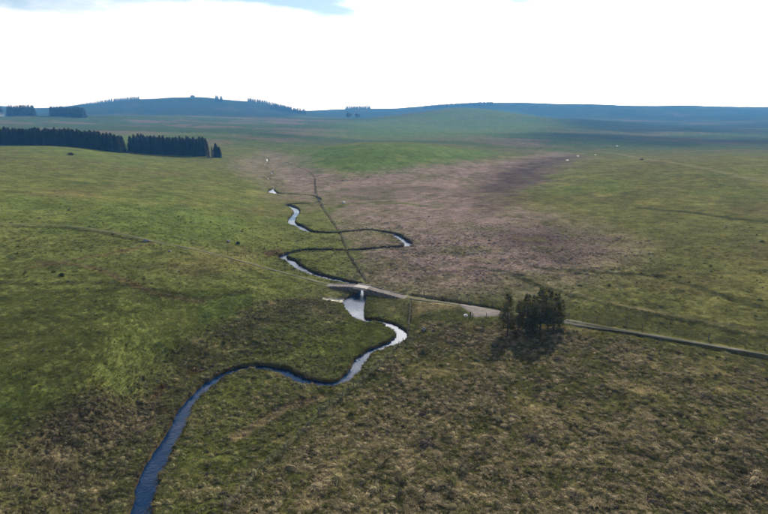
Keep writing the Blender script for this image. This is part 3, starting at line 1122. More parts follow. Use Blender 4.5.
put_boulder(465.3, 315.6, 1.15, 'pale white stone lying in the grass beside the dark gatepost', MAT['palestone'], 3, flat=.5)
put_boulder(342.5, 302.6, 1.0, 'dark boulder at the left edge of the pool below the bridge', MAT['boulder'], 5, z=BR_BASE - .75)
put_boulder(338.5, 300.3, .7, 'smaller stone on the pale beach left of the bridge pool', MAT['boulder'], 6, z=BR_BASE - .7)
put_boulder(355, 299.0, .7, 'dark rock breaking the water just below the bridge opening', MAT['boulder'], 8, z=BR_BASE - .85)
put_boulder(424, 330.5, 1.2, 'pale grey boulder in the green grass right of the fence corner', MAT['boulder'], 9)
put_boulder(147, 241.5, 1.7, 'larger of two dark boulders beside the track on the left slope', MAT['boulder'], 12)
put_boulder(170, 252, 1.1, 'smaller of two dark boulders beside the track on the left slope', MAT['boulder'], 13)
put_boulder(228.5, 242.6, 1.6, 'dark boulder on the pasture left of the meander', MAT['boulder'], 14)
put_boulder(344, 203.2, 1.8, 'pale boulder on the heath beyond the meander', MAT['palestone'], 15)

# ----------------------------------------------------------------------------
# fences
# ----------------------------------------------------------------------------
post_meshes = []
for k in range(5):
    mb = MB()
    hgt, rad_ = 1.22, .062 + .008 * (k % 3)
    mb.tube([(0, 0, -.4), (.006, 0, .4), (.012 * (k - 2), .01, hgt - .06), (.012 * (k - 2), .01, hgt)], [rad_ * 1.05, rad_, rad_ * .95, rad_ * .6], 7)
    m_ = mb.mesh('post')
    m_.materials.append(MAT['post'])
    post_meshes.append(m_)


def build_fence(name, pts_px, label, spacing=3.4, height=1.0, world_pts=None):
    P = smooth_line(pixs(pts_px) if world_pts is None else world_pts, 1.0)
    s = np.concatenate([[0], np.cumsum(np.hypot(*np.diff(P, axis=0).T))])
    n = max(2, int(s[-1] / spacing))
    ss = np.linspace(0, s[-1], n + 1)
    X, Y = np.interp(ss, s, P[:, 0]), np.interp(ss, s, P[:, 1])
    Z = gz(X, Y)
    root = empty(name, (X[0], Y[0], Z[0]))
    tag(root, label, 'fence', 'post and wire fences')
    tops = []
    for i in range(n + 1):
        big = i in (0, n) or i % 14 == 7
        p = link('post', post_meshes[(i * 7) % 5], None, root, (X[i] - X[0], Y[i] - Y[0], Z[i] - Z[0]))
        p.rotation_euler = (random.gauss(0, .05), random.gauss(0, .05), random.uniform(0, 6))
        k = 1.5 if big else 1.0
        p.scale = (k, k, height * random.uniform(.92, 1.06) * (1.1 if big else 1))
    for hz in (.35, .70, 1.02):
        mb = MB()
        pts = []
        for i in range(n):
            for t in (0, .5):
                sag = -.03 if t else 0
                pts.append((X[i] + (X[i + 1] - X[i]) * t - X[0], Y[i] + (Y[i + 1] - Y[i]) * t - Y[0], Z[i] + (Z[i + 1] - Z[i]) * t - Z[0] + hz * height + sag))
        pts.append((X[n] - X[0], Y[n] - Y[0], Z[n] - Z[0] + hz * height))
        mb.tube(pts, [.006] * len(pts), 3, cap=False)
        link('wire', mb.mesh('wire'), MAT['wire'], root)
    return root


build_fence('wire_fence', [(226, 511), (266, 467), (296, 440), (325, 409), (358, 386), (392, 354), (407.5, 334)], 'post and wire fence running down the near grassland right of the beck', 3.0)
build_fence('wire_fence', [(407.5, 334), (409.5, 318), (410.5, 303)], 'short post and wire fence linking the bridge end to the bend of the beck', 2.6)
build_fence('wire_fence', [(424, 294.8), (445, 298.2), (470, 302.4), (500, 307.6), (530, 312.8), (560, 316.8), (610, 324.2), (660, 332.2), (715, 341.2), (768, 350), (850, 364)], 'long roadside post and wire fence passing behind the clump of conifers', 2.9, 1.1)
build_fence('wire_fence', [(473, 317.6), (486, 317.2), (500, 316.4)], 'short row of posts along the near edge of the gravel passing place', 2.2)
build_fence('wire_fence', [(368, 283), (357.5, 267), (348, 251.5), (341.5, 234), (335, 224), (325, 210), (318, 197), (316, 187), (315, 178)], 'straight post and wire fence running up the valley from the bridge', 3.6)
build_fence('wire_fence', [(228, 254), (255, 261.5), (278, 268.5), (300, 274.6)], 'post and wire fence beside the track left of the bridge', 2.8)

x, y = pix(470.2, 317.0)
z = float(gz(x, y)[0])
mb = MB()
mb.tube([(0, 0, -.3), (.02, 0, .6), (.05, 0, 1.32), (.06, .01, 1.40)], [.17, .16, .15, .09], 8)
tag(link('gatepost', mb.mesh('gatepost'), MAT['post'], None, (x, y, z)), 'stout dark timber gatepost at the roadside left of the conifers', 'post')

# ----------------------------------------------------------------------------
# trees
# ----------------------------------------------------------------------------


def conifer(seed, H, base, R, whorls, per, sprays, size):
    """trunk and crown meshes of a loose, wind-thinned conifer"""
    rnd = random.Random(seed)
    tr = MB()
    lean = (rnd.uniform(-.25, .25), rnd.uniform(-.25, .25))

    def axis(t):
        return Vector((lean[0] * t * t + .08 * math.sin(t * 5 + seed), lean[1] * t * t + .08 * math.cos(t * 4 + seed), H * t))
    tr.tube([axis(0) - Vector((0, 0, .5))] + [axis(i / 9) for i in range(10)], [.22] + [.20 * (1 - i / 9) ** .85 + .012 for i in range(10)], 8)
    V, Q = [], []
    for w in range(whorls):
        t = base + (1 - base) * ((w + rnd.uniform(-.3, .3)) / whorls)
        t = min(max(t, base), .985)
        f = (t - base) / (1 - base)
        prof_ = (1 - f) ** .78 * (.62 + .4 * min(1, f * 4 + .1))
        for b in range(per):
            if rnd.random() < .14:
                continue
            th = rnd.uniform(0, math.tau)
            L = R * prof_ * rnd.uniform(.65, 1.2) + .22
            rise = rnd.uniform(-.12, .28) + .35 * f
            o = axis(t)
            d = Vector((math.cos(th), math.sin(th), rise)).normalized()
            sidev = Vector((-math.sin(th), math.cos(th), 0))
            pts = [o + d * (L * k / 4) + Vector((0, 0, -.10 * L * (k / 4) ** 2)) for k in range(5)]
            tr.tube([pts[0], pts[2], pts[4]], [.028 + .012 * (1 - f), .018, .006], 4, cap=False)
            ns = max(5, int(sprays * (L / R)))
            for s in range(ns):
                q_ = .18 + .82 * (s + rnd.random()) / ns
                p = o + d * (L * q_) + Vector((0, 0, -.10 * L * q_ * q_))
                wdt = L * .34 * (1.05 - q_) + .10
                p = p + sidev * rnd.uniform(-wdt, wdt) + Vector((0, 0, rnd.uniform(-.10, .14)))
                a = th + rnd.uniform(-1.1, 1.1)
                e = Vector((math.cos(a), math.sin(a), rnd.uniform(-.3, .6))).normalized()
                nrm = Vector((rnd.gauss(0, 1), rnd.gauss(0, 1), rnd.gauss(0, 1)))
                f2 = e.cross(nrm)
                if f2.length < 1e-3:
                    continue
                f2.normalize()
                ln, wd_ = size * rnd.uniform(.7, 1.5), size * rnd.uniform(.22, .42)
                k0 = len(V)
                V += [p - f2 * wd_ * .3, p + e * ln * .5 - f2 * wd_, p + e * ln, p + e * ln * .55 + f2 * wd_]
                Q.append((k0, k0 + 1, k0 + 2, k0 + 3))
    crown = mesh_from('crown', np.array([tuple(v) for v in V]), quads=Q, smooth=False)
    crown.materials.append(MAT['needle'])
    trunk = tr.mesh('trunk', True)
    trunk.materials.append(MAT['bark'])
    return trunk, crown


CON = [conifer(s, 10.0, b, R, 34, 7, 15, .38) for s, b, R in ((1, .17, 2.15), (2, .22, 2.35), (3, .13, 1.95), (4, .18, 2.45))]
clump = [  # pixel of the foot, pixel row of the top, variant, description
    (507, 335, 293.5, 0, 'leftmost conifer of the roadside clump, standing a little apart'),
    (518, 329, 301, 2, 'short conifer behind the gap in the roadside clump, second from its left edge'),
    (526, 333, 294.5, 3, 'slim pointed conifer left of the middle of the roadside clump'),
    (533, 328, 296, 1, 'conifer at the back of the roadside clump, just left of the tallest one'),
    (540, 334, 287.5, 1, 'tallest conifer of the roadside clump, near its middle'),
    (547.5, 327, 290, 0, 'tall conifer just right of the tallest one in the roadside clump'),
    (553.5, 331, 293, 3, 'broad conifer near the right edge of the roadside clump'),
    (559.5, 326.5, 299.5, 2, 'rightmost conifer of the roadside clump, lower than its neighbours'),
    (531, 339, 303.5, 2, 'short conifer at the front of the roadside clump, nearest the viewer'),
]
for i, (u, v, vt_, k, lab) in enumerate(clump):
    x, y = pix(u, v)
    z = float(gz(x, y)[0])
    d = ray(u, vt_)
    ztop = CAM_H + d[2] * (y / d[1])
    sc = (ztop - z) / 10.0
    root = empty('conifer', (x, y, z - .05), i * 2.3)
    tag(root, lab, 'tree', 'conifers in the roadside clump')
    root.scale = (sc * 1.08, sc * 1.08, sc)
    tm, cm = CON[k]
    link('trunk', tm, None, root)
    link('crown', cm, None, root)


def spruce_mesh(seed, layers=17, per=10, slim=.17, mat='spruce', droop=.25, ragged=.4):
    """plantation spruce, unit height: tiers of ragged boughs round a stem, one mesh with stem and boughs"""
    rnd = random.Random(seed)
    V, Q, T = [], [], []
    for l in range(layers):
        t = .04 + .94 * l / (layers - 1)
        rr = slim * (1 - t) ** .42 + .006
        for b in range(per):
            th = (b + rnd.uniform(-.5, .5)) / per * math.tau + l * .7
            L = rr * rnd.uniform(1 - ragged, 1 + ragged)
            hw_ = math.pi / per * rr * 1.2 + .006
            z0 = t + .045
            ex, ey = math.cos(th), math.sin(th)
            sx, sy = -ey, ex
            k = len(V)
            V += [(0, 0, min(1, z0 + .03)), (ex * L * .55 + sx * hw_, ey * L * .55 + sy * hw_, z0 - L * droop), (ex * L, ey * L, z0 - L * droop * 2.4),
                  (ex * L * .55 - sx * hw_, ey * L * .55 - sy * hw_, z0 - L * droop)]
            Q.append((k, k + 1, k + 2, k + 3))
    k = len(V)
    for i in range(5):
        a = i / 5 * math.tau
        V += [(math.cos(a) * .013, math.sin(a) * .013, -.06)]
    V.append((0, 0, 1.0))
    T += [(k + i, k + (i + 1) % 5, k + 5) for i in range(5)]
    me_ = mesh_from('spruce_tree', np.array(V), quads=Q, tris=T, smooth=False)
    me_.materials.append(MAT[mat])
    return me_


SPR = [spruce_mesh(s, slim=w) for s, w in ((21, .24), (22, .28), (23, .22), (24, .26), (25, .30))]
LAR = spruce_mesh(31, slim=.13, mat='larch', ragged=.6, per=6)


def plantation(front_px, depth_rows, hgt, spacing, label, group, D0):
    """rows of single spruces; the front edge follows image columns at distance D0 from the camera plane"""
    (u0, u1) = front_px
    n = int((u1 - u0) / FPX * D0 / spacing)
    for row in range(depth_rows):
        for i in range(n + 1):
            u = u0 + (u1 - u0) * (i + (.5 if row % 2 else 0)) / n
            if u > u1 + 1:
                continue
            D = D0 + row * spacing * 1.15 + random.uniform(-.7, .7)
            x = (u - 384) / FPX * D0 * 1.0 + random.uniform(-.7, .7)
            y = D
            yield x, y, hgt * random.choice((.93, .97, 1.0, 1.0, 1.03, 1.1)) * random.uniform(.96, 1.04)


def plant(gen, label, group):
    pts = list(gen)
    X, Y = np.array([p[0] for p in pts]), np.array([p[1] for p in pts])
    Z = gz(X, Y)
    for i, p in enumerate(pts):
        o = link('spruce_tree', random.choice(SPR), None, None, (X[i], Y[i], Z[i] - .1))
        o.scale = (p[2], p[2], p[2])
        o.rotation_euler = (0, 0, random.uniform(0, 6.28))
        tag(o, label, 'tree', group)
    return len(pts)


def cam_depth(D):      # depth along the view axis of ground at forward distance D
    return D * CP + CAM_H * SP


def row_u(u, D):
    return (u - 384) / FPX * cam_depth(D) / D * FPX + 384


n1 = plant(plantation((row_u(-34, 462), row_u(121, 462)), 4, 14.4, 3.1, '', '', 462), 'tall dark spruce in the long left-hand plantation cut off by the frame edge', 'spruces of the left-hand plantation')
n2 = plant(plantation((row_u(134, 486), row_u(205, 486)), 4, 15.6, 2.9, '', '', 486), 'tall dark spruce in the shorter plantation right of the gap', 'spruces of the right-hand plantation')
print('plantation trees', n1, n2)


def single_tree(u, v_foot, v_top, me_, name, label, cat='tree', D=None, group=None):
    if D is None:
        x, y = pix(u, v_foot)
    else:
        x, y = (u - 384) / FPX * cam_depth(D), D
    z = float(gz(x, y)[0])
    d = ray(u, v_top)
    hgt = CAM_H + d[2] * (y / d[1]) - z
    o = link(name, me_, None, None, (x, y, z - .1))
    o.scale = (hgt, hgt, hgt)
    o.rotation_euler = (0, 0, u)
    return tag(o, label, cat, group)


single_tree(126.8, 155, 149.5, SPR[1], 'spruce_tree', 'small lone spruce in the gap between the two plantations', D=470)
for u, vt_, lab in ((209.5, 144.5, 'bare brownish larch just right of the dark spruces of the right-hand plantation'), (213.0, 146, 'bare larch standing between the spruces and the last tree of the right-hand plantation')):
    single_tree(u, 158, vt_, LAR, 'larch_tree', lab, D=478)
for u, vt_, lab in ((217.0, 143.2, 'dark spruce standing alone at the right end of the right-hand plantation'), (220.2, 146.5, 'lower dark spruce at the very right end of the right-hand plantation')):
    single_tree(u, 158, vt_, SPR[4], 'spruce_tree', lab, D=480)


def broadleaf(seed):
    """small round tree of unit height: trunk with limbs, crown of leaf clumps"""
    rnd = random.Random(seed)
    tr = MB()
    tr.tube([(0, 0, -.06), (.01, 0, .2), (.02, .01, .5), (.0, .0, .8)], [.03, .026, .018, .006], 6)
    V, Q = [], []
    for _ in range(7):
        th, z0 = rnd.uniform(0, 6.28), rnd.uniform(.22, .55)
        tr.tube([(0.01, 0, z0), (math.cos(th) * .17, math.sin(th) * .17, z0 + .16), (math.cos(th) * .3, math.sin(th) * .3, z0 + .24)], [.012, .008, .003], 4, cap=False)
    for c in range(26):
        th, ph = rnd.uniform(0, 6.28), rnd.uniform(-.5, 1.4)
        rr = rnd.uniform(.12, .32)
        cx, cy, cz = math.cos(th) * math.cos(ph) * rr * 1.1, math.sin(th) * math.cos(ph) * rr * 1.1, .50 + math.sin(ph) * rr * 1.3
        for _ in range(22):
            p = Vector((cx + rnd.gauss(0, .055), cy + rnd.gauss(0, .055), cz + rnd.gauss(0, .05)))
            e = Vector((rnd.gauss(0, 1), rnd.gauss(0, 1), rnd.gauss(0, 1))).normalized()
            f = e.cross(Vector((rnd.gauss(0, 1), rnd.gauss(0, 1), rnd.gauss(0, 1)))).normalized()
            k = len(V)
            V += [p - e * .035, p + f * .025, p + e * .035, p - f * .025]
            Q.append((k, k + 1, k + 2, k + 3))
    cm = mesh_from('crown', np.array([tuple(v) for v in V]), quads=Q, smooth=False)
    cm.materials.append(MAT['leaf'])
    tm = tr.mesh('trunk', True)
    tm.materials.append(MAT['bark'])
    return tm, cm


BL = [broadleaf(41), broadleaf(42)]


def leaf_tree(u, v_foot, v_top, k, label, D=None, wide=1.0):
    x, y = pix(u, v_foot) if D is None else ((u - 384) / FPX * cam_depth(D), D)
    z = float(gz(x, y)[0])
    d = ray(u, v_top)
    hgt = max(3.0, CAM_H + d[2] * (y / d[1]) - z)
    root = empty('broadleaf_tree', (x, y, z - .1), u)
    root.scale = (hgt * wide, hgt * wide, hgt)
    tag(root, label, 'tree')
    link('trunk', BL[k][0], None, root)
    link('crown', BL[k][1], None, root)


leaf_tree(348.5, 118, 111.8, 0, 'larger of two small round trees on the green ridge below the sky line', D=1850, wide=1.25)
leaf_tree(357.6, 116, 112.6, 1, 'smaller of two small round trees on the green ridge below the sky line', D=1900, wide=1.25)
leaf_tree(183, 136, 131.5, 1, 'small lone tree in the field above the right-hand plantation', D=900, wide=1.2)


def wood(name, label, pts, hgt, seed, slim=.22):
    """a far wood that reads as one mass: joined low spruces"""
    rnd = random.Random(seed)
    base_me = []
    for s in range(3):
        V, Q = [], []
        for l in range(6):
            t = .05 + .9 * l / 5
            rr = slim * (1 - t) ** .8 + .01
            for b in range(6):
                th = (b + rnd.uniform(-.4, .4)) / 6 * math.tau + l
                L = rr * rnd.uniform(.7, 1.3)
                hw_ = rr * .6
                ex, ey = math.cos(th), math.sin(th)
                k = len(V)
                V += [(0, 0, t + .12), (ex * L * .6 - ey * hw_, ey * L * .6 + ex * hw_, t), (ex * L, ey * L, t - .06), (ex * L * .6 + ey * hw_, ey * L * .6 - ex * hw_, t)]
                Q.append((k, k + 1, k + 2, k + 3))
        base_me.append((np.array(V), np.array(Q)))
    pts = np.array(pts)
    Z = gz(pts[:, 0], pts[:, 1])
    VV, QQ, off = [], [], 0
    for i, (x, y) in enumerate(pts):
        V, Q = base_me[i % 3]
        hh = hgt * rnd.uniform(.8, 1.15)
        a = rnd.uniform(0, 6.28)
        c, s = math.cos(a), math.sin(a)
        W = np.column_stack([(V[:, 0] * c - V[:, 1] * s) * hh + x, (V[:, 0] * s + V[:, 1] * c) * hh + y, V[:, 2] * hh + Z[i] - .5])
        VV.append(W)
        QQ.append(Q + off)
        off += len(V)
    o = link(name, mesh_from(name, np.vstack(VV), quads=np.vstack(QQ), smooth=False), MAT['spruce'])
    o['kind'] = 'stuff'
    o['label'], o['category'] = label, 'wood'
    return o


def block(u0, u1, D0, D1, spacing, jitter=.4):
    out = []
    D = D0
    while D <= D1:
        x0, x1 = (u0 - 384) / FPX * cam_depth(D), (u1 - 384) / FPX * cam_depth(D)
        x = x0
        while x <= x1:
            out.append((x + random.uniform(-jitter, jitter) * spacing, D + random.uniform(-jitter, jitter) * spacing))
            x += spacing
        D += spacing
    return out


wood('conifer_wood', 'dark rounded wood beside the white farmhouse at the far left edge', block(12, 37, 1460, 1510, 5.0), 26, 51, .3)
wood('conifer_wood', 'dark square wood on the far left hillside', block(54, 87, 1400, 1450, 5.0), 22, 52, .3)
wood('conifer_wood', 'dark trees behind the farmhouse at the left edge', block(-40, 6, 1530, 1560, 6), 26, 53)
wood('conifer_wood', 'hilltop wood along the left shoulder of the far hill', block(82, 142, 2960, 3040, 11), 17, 54)
wood('conifer_wood', 'dark wood on the right shoulder of the far left hill', block(250, 292, 2900, 2980, 11), 20, 55)
wood('conifer_wood', 'small wood in the saddle right of the far left hill', block(272, 306, 2600, 2680, 11), 24, 56)
wood('conifer_wood', 'strip of blue wood on the distant sky line left of centre', block(346, 370, 3420, 3500, 11), 22, 57)
wood('conifer_wood', 'long blue wood on the distant sky line right of centre', block(424, 492, 3240, 3320, 11), 21, 58)
wood('conifer_wood', 'small square plantation on the side of the far left hill', block(218, 225, 2650, 2700, 10), 26, 59)

# rocky knob on the top of the far hill
x, y = (195 - 384) / FPX * cam_depth(3030), 3030.0
me_t = boulder_mesh(77, .8)
o = link('rock_outcrop', me_t, MAT['boulder'], None, (x, y, float(gz(x, y)[0]) + 2))
o.scale = (16, 14, 12)
tag(o, 'rocky knob on the top of the far left hill', 'rock')

# ----------------------------------------------------------------------------
# farmhouse at the left edge, and a bush on the crest
# ----------------------------------------------------------------------------


def farmhouse():
    D = 1440.0
    x, y = (3.0 - 384) / FPX * cam_depth(D), D
    z = float(gz(x, y)[0])
    root = empty('farmhouse', (x, y, z), .35)
    tag(root, 'white farmhouse with slate roof beside the wood at the far left edge', 'house')
    w, d, h, rh = 9.0, 4.2, 7.0, 4.5
    mb = MB()
    mb.box((-w, -d, -1.0), (w, d, h))
    mb.add([(-w, -d, h), (-w, d, h), (-w, 0, h + rh), (w, -d, h), (w, d, h), (w, 0, h + rh)], [], [(0, 2, 1), (3, 4, 5)])
    link('wall', mb.mesh('wall'), MAT['render'], root)
    mb = MB()
    for s in (-1, 1):
        a = [(-w - .4, s * (d + .5), h - .35), (w + .4, s * (d + .5), h - .35), (w + .4, 0, h + rh + .1), (-w - .4, 0, h + rh + .1)]
        b = [(p[0], p[1], p[2] + .25) for p in a]
        mb.add(a + b, [(3, 2, 1, 0), (4, 5, 6, 7), (0, 1, 5, 4), (1, 2, 6, 5), (2, 3, 7, 6), (3, 0, 4, 7)])
    roof = link('roof', mb.mesh('roof'), MAT['slate'], root)
    for cx in (-w + .8, w - .8):
        mb = MB()
        mb.box((cx - .6, -.5, h + rh - 1), (cx + .6, .5, h + rh + 1.6))
        link('chimney', mb.mesh('chimney'), MAT['stone'], roof)
    for zz0 in (1.0, 4.3):
        for cx in (-6, -2.4, 2.4, 6):
            mb = MB()
            mb.box((cx - .6, -d - .04, zz0), (cx + .6, -d + .1, zz0 + 1.6))
            wdw = link('window', mb.mesh('window'), MAT['glass'], root)
            mb = MB()
            mb.box((cx - .75, -d - .12, zz0 - .16), (cx + .75, -d + .05, zz0 - .01))
            link('sill', mb.mesh('sill'), MAT['stone'], wdw)
    mb = MB()
    mb.box((-.55, -d - .05, 0), (.55, -d + .1, 2.1))
    link('door', mb.mesh('door'), MAT['slate'], root)


farmhouse()


def bush(u, v, wdt, hgt, label, seed, D=None):
    rnd = random.Random(seed)
    x, y = pix(u, v) if D is None else ((u - 384) / FPX * cam_depth(D), D)
    z = float(gz(x, y)[0])
    V, Q = [], []
    for _ in range(420):
        a, rr, zz0 = rnd.uniform(0, 6.28), abs(rnd.gauss(0, .5)), rnd.random() ** .7
        rr = min(rr, 1.0) * math.sqrt(max(0.05, 1 - zz0 * zz0))
        p = Vector((math.cos(a) * rr * wdt, math.sin(a) * rr * wdt, zz0 * hgt))
        e = Vector((rnd.gauss(0, 1), rnd.gauss(0, 1), rnd.gauss(0, 1) + .5)).normalized() * hgt * .22
        f = e.cross(Vector((rnd.gauss(0, 1), rnd.gauss(0, 1), 0.1))).normalized() * hgt * .09
        k = len(V)
        V += [p - e * .4, p + f, p + e, p - f]
        Q.append((k, k + 1, k + 2, k + 3))
    root = empty('gorse_bush', (x, y, z - .05))
    tag(root, label, 'bush')
    fo = link('foliage', mesh_from('foliage', np.array([tuple(v) for v in V]), quads=Q, smooth=False), MAT['leaf'], root)
    mb = MB()
    for k in range(5):
        a = k * 1.3
        mb.tube([(0, 0, -.15), (math.cos(a) * wdt * .2, math.sin(a) * wdt * .2, hgt * .4), (math.cos(a) * wdt * .4, math.sin(a) * wdt * .4, hgt * .8)], [.06, .04, .01], 5)
    link('stem', mb.mesh('stem'), MAT['bark'], root)


bush(71, 155.5, 3.6, 1.9, 'dark low bush on the crest of the left rise below the long plantation', 61)
bush(238, 244.3, 1.0, .9, 'small dark bush on the pasture left of the meander', 62)
bush(62, 276.5, .9, .8, 'small dark bush on the left slope below the track', 63)
bush(642, 160, 2.8, 1.1, 'dark low scrub patch on the right-hand moor', 64)

# ----------------------------------------------------------------------------
# grass: tussocks and sward, planted by land cover
# ----------------------------------------------------------------------------


def tuft_mesh(name, seed, blades, rad0, ln, spread, width, mat, dome=0.0):
    rnd = random.Random(seed)
    V, Q, T = [], [], []
    for b in range(blades):
        th = rnd.uniform(0, math.tau)
        rr = rad0 * math.sqrt(rnd.random())
        a = th + rnd.uniform(-.6, .6)
        o = Vector((math.cos(th) * rr, math.sin(th) * rr, -.03))
        L = ln * rnd.uniform(.55, 1.15)
        out_ = spread * (rr / rad0 + .15) * rnd.uniform(.6, 1.3)
        e = Vector((math.cos(a), math.sin(a), 0))
        s = Vector((-math.sin(a), math.cos(a), 0)) * width * rnd.uniform(.7, 1.3)
        p1 = o + e * L * out_ * .35 + Vector((0, 0, L * .62))
        p2 = o + e * L * out_ * 1.0 + Vector((0, 0, L * (.95 - .45 * min(1, out_))))
        k = len(V)
        V += [o - s, o + s, p1 + s * .9, p1 - s * .9, p2]
        Q.append((k, k + 1, k + 2, k + 3))
        T.append((k + 3, k + 2, k + 4))
    if dome > 0:
        k = len(V)
        n, lv = 11, ((1.12, -.12), (1.0, .30), (.78, .66), (.42, .92))
        for j, (f, zf) in enumerate(lv):
            for i in range(n):
                a = i / n * math.tau + j * .28
                q_ = f * rnd.uniform(.82, 1.18)
                V.append(Vector((math.cos(a) * dome * q_, math.sin(a) * dome * q_, dome * .95 * (zf + rnd.uniform(-.09, .09)))))
        V.append(Vector((rnd.uniform(-.05, .05), 0, dome * .98)))
        for j in range(len(lv) - 1):
            for i in range(n):
                Q.append((k + j * n + i, k + j * n + (i + 1) % n, k + (j + 1) * n + (i + 1) % n, k + (j + 1) * n + i))
        for i in range(n):
            T.append((k + (len(lv) - 1) * n + i, k + (len(lv) - 1) * n + (i + 1) % n, k + len(lv) * n))
    m_ = mesh_from(name, np.array([tuple(v) for v in V]), quads=Q, tris=T, smooth=False)
    m_.materials.append(mat)
    return m_


def variants(name, specs):
    col = bpy.data.collections.new(name)
    for k, s in enumerate(specs):
        o = bpy.data.objects.new(name, tuft_mesh(name, *s))
        col.objects.link(o)
    return col


TUS = variants('tussock_kind', [(70 + k, 60, .30, .50, .75, .020, MAT['tussock'], .33) for k in range(4)] + [(80 + k, 56, .20, .60, .7, .018, MAT['tussock'], .24) for k in range(2)])
SWA = variants('sward_kind', [(90 + k, 34, .30, .20, .7, .015, MAT['sward'], 0) for k in range(4)])


def scatter(name, label, col, pts, tint, scale, nvar):
    n = len(pts)
    me = bpy.data.meshes.new(name)
    me.vertices.add(n)
    me.vertices.foreach_set('co', np.asarray(pts, np.float32).ravel())
    a = me.attributes.new('tint', 'FLOAT_COLOR', 'POINT')
    a.data.foreach_set('color', np.column_stack([tint, np.ones(n)]).astype(np.float32).ravel())
    a = me.attributes.new('size', 'FLOAT_VECTOR', 'POINT')
    a.data.foreach_set('vector', np.asarray(scale, np.float32).ravel())
    a = me.attributes.new('turn', 'FLOAT_VECTOR', 'POINT')
    a.data.foreach_set('vector', np.column_stack([RNG.normal(0, .12, n), RNG.normal(0, .12, n), RNG.uniform(0, 6.28, n)]).astype(np.float32).ravel())
    a = me.attributes.new('pick', 'INT', 'POINT')
    a.data.foreach_set('value', RNG.integers(0, nvar, n).astype(np.int32))
    o = link(name, me)
    ng = bpy.data.node_groups.new(name, 'GeometryNodeTree')
    ng.interface.new_socket('Geometry', in_out='INPUT', socket_type='NodeSocketGeometry')
    ng.interface.new_socket('Geometry', in_out='OUTPUT', socket_type='NodeSocketGeometry')
    N, L = ng.nodes, ng.links
    gi, go = N.new('NodeGroupInput'), N.new('NodeGroupOutput')
    ip = N.new('GeometryNodeInstanceOnPoints')
    ci_ = N.new('GeometryNodeCollectionInfo')
    ci_.inputs['Collection'].default_value = col
    ci_.inputs['Separate Children'].default_value = True
    ci_.inputs['Reset Children'].default_value = True

    def attr(nm, t):
        q_ = N.new('GeometryNodeInputNamedAttribute')
        q_.data_type = t
        q_.inputs['Name'].default_value = nm
        return q_.outputs['Attribute']
    L.new(gi.outputs[0], ip.inputs['Points'])
    L.new(ci_.outputs[0], ip.inputs['Instance'])
    ip.inputs['Pick Instance'].default_value = True
    L.new(attr('pick', 'INT'), ip.inputs['Instance Index'])
    e2r = N.new('FunctionNodeEulerToRotation')
    L.new(attr('turn', 'FLOAT_VECTOR'), e2r.inputs[0])
    L.new(e2r.outputs[0], ip.inputs['Rotation'])
    L.new(attr('size', 'FLOAT_VECTOR'), ip.inputs['Scale'])
    L.new(ip.outputs[0], go.inputs[0])
    md = o.modifiers.new('scatter', 'NODES')
    md.node_group = ng
    o['kind'] = 'stuff'
    o['label'], o['category'] = label, 'grass'
    return o


def candidates(n, r0, r1, half=56):
    r = np.sqrt(RNG.uniform(r0 * r0, r1 * r1, n))
    a = np.radians(RNG.uniform(-half, half, n))
    return r * np.sin(a), r * np.cos(a)


def clear_of(x, y, m):
    bx = (x - BR_L[0]) * BR_DIR[0] + (y - BR_L[1]) * BR_DIR[1]
    by = (x - BR_L[0]) * BR_NRM[0] + (y - BR_L[1]) * BR_NRM[1]
    onb = (np.abs(by) < 1.9) & (bx > -1) & (bx < BR_LEN + 1)
    return (m['beck_d'] > .22) & (m['road_d'] > 1.5) & ~onb & (m['beach'] < .4)


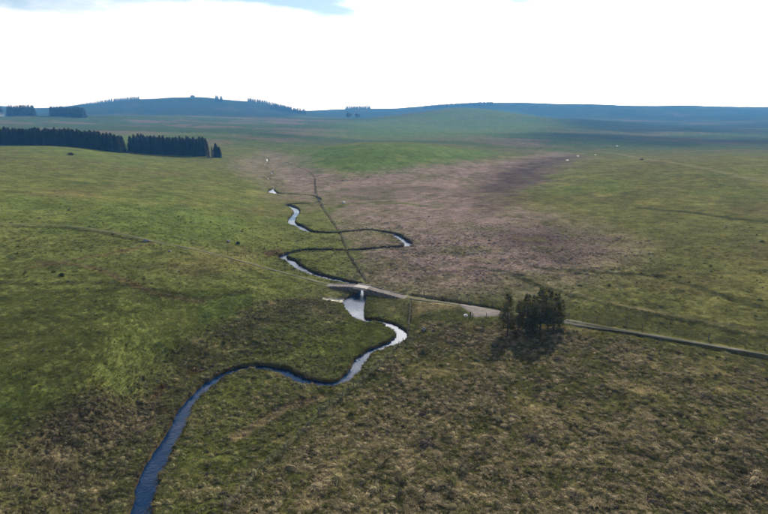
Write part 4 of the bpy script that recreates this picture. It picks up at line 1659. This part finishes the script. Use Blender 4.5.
def tussock_field(n, r0, r1, size, name, label, floor=.06):
    x, y = candidates(n, r0, r1)
    h, m = relief(x, y)
    clump_ = fbm(x, y, 5.5, 3, 201) * .9 + fbm(x, y, 22, 3, 202) * .7
    dens = floor + m['tus'] * np.clip(.55 + 1.1 * clump_, .08, 1.0) + .9 * (m['beck_d'] < 2.2) * .5 + .5 * m['ditch']
    dens *= 1 - .75 * np.clip(m['scar1'] + m['scar2'] + m['scar4'], 0, 1)
    dens *= 1 - sstep(140, 235, np.hypot(x, y)) * .96
    keep = (RNG.random(n) < dens) & clear_of(x, y, m)
    x, y, h = x[keep], y[keep], h[keep]
    m = {k: v[keep] for k, v in m.items()}
    c = cover(x, y, m)
    w = RNG.random(len(x))
    straw = np.clip(m['moor'] * .7 + m['inner'] * .35 + m['bank'] * .25 + m['heath'] * .9, 0, 1)
    f = (straw * (w < .66 + .3 * m['heath']) * RNG.uniform(.4, 1.0, len(x)))[:, None]
    target = C['straw'] * (1 - m['heath'][:, None]) + np.array((.215, .165, .145)) * m['heath'][:, None]
    c = c * (1 - f) + target * f
    dk = ((w > .86) * RNG.uniform(.3, .8, len(x)) * (1 - .85 * m['heath']))[:, None]
    c = c * (1 - dk) + C['peat'] * dk
    c = np.clip(c * 1.15, 0, .6)
    s = size * np.exp(RNG.normal(0, .38, len(x))) * (.8 + .35 * m['tus'])
    ex = np.exp(RNG.normal(0, .22, len(x)))
    sc = np.column_stack([s * ex, s / ex * RNG.uniform(.8, 1.2, len(x)), s * RNG.uniform(.55, 1.15, len(x)) * (1 - .35 * m['heath'])])
    print(name, len(x))
    return scatter(name, label, TUS, np.column_stack([x, y, h - .02]), c, sc, 6)


def sward_field(n, r0, r1, size, name, label):
    x, y = candidates(n, r0, r1)
    h, m = relief(x, y)
    keep = clear_of(x, y, m) & (RNG.random(n) < (.9 - .25 * m['tus']) * (1 - sstep(90, 250, np.hypot(x, y))))
    x, y, h = x[keep], y[keep], h[keep]
    m = {k: v[keep] for k, v in m.items()}
    c = np.clip(cover(x, y, m) * 1.3, 0, .6)
    s = size * np.exp(RNG.normal(0, .3, len(x)))
    print(name, len(x))
    return scatter(name, label, SWA, np.column_stack([x, y, h - .01]), c, np.column_stack([s, s, s * RNG.uniform(.6, 1.2, len(x))]), 4)


tussock_field(122000, 28, 125, .53, 'moor_tussocks', 'straw and brown grass tussocks over the near moorland')
tussock_field(90000, 125, 230, .75, 'valley_tussocks', 'grass tussocks over the valley floor and heath', .03)
sward_field(138000, 28, 125, 1.0, 'pasture_sward', 'short green grass of the near pasture and banks')
sward_field(107000, 125, 250, 1.3, 'valley_sward', 'short grass of the valley pasture')

# ----------------------------------------------------------------------------
# haze: one closed box of pale air round everything
# ----------------------------------------------------------------------------
TOP = max(ZMAX + 45.0, 190.0)
mb = MB()
E = 5300.0
ZB = float(gh.min()) - 2.0
mb.box((-E, -E, ZB), (E, E, TOP))
hz = link('haze', mb.mesh('haze'))
hz['kind'] = 'stuff'
hz['label'], hz['category'] = 'pale blue haze filling the far valley', 'haze'
hm = bpy.data.materials.new('haze')
hm.use_nodes = True
hn = hm.node_tree.nodes
hn.clear()
ho = hn.new('ShaderNodeOutputMaterial')
hv = hn.new('ShaderNodeVolumePrincipled')
hv.inputs['Color'].default_value = (.13, .45, 1.0, 1)
hv.inputs['Absorption Color'].default_value = (1, 1, 1, 1)     # clear air: scatters, does not absorb
hv.inputs['Density'].default_value = 1.6e-4
hv.inputs['Anisotropy'].default_value = 0.1
hm.node_tree.links.new(hv.outputs[0], ho.inputs['Volume'])
hz.data.materials.append(hm)
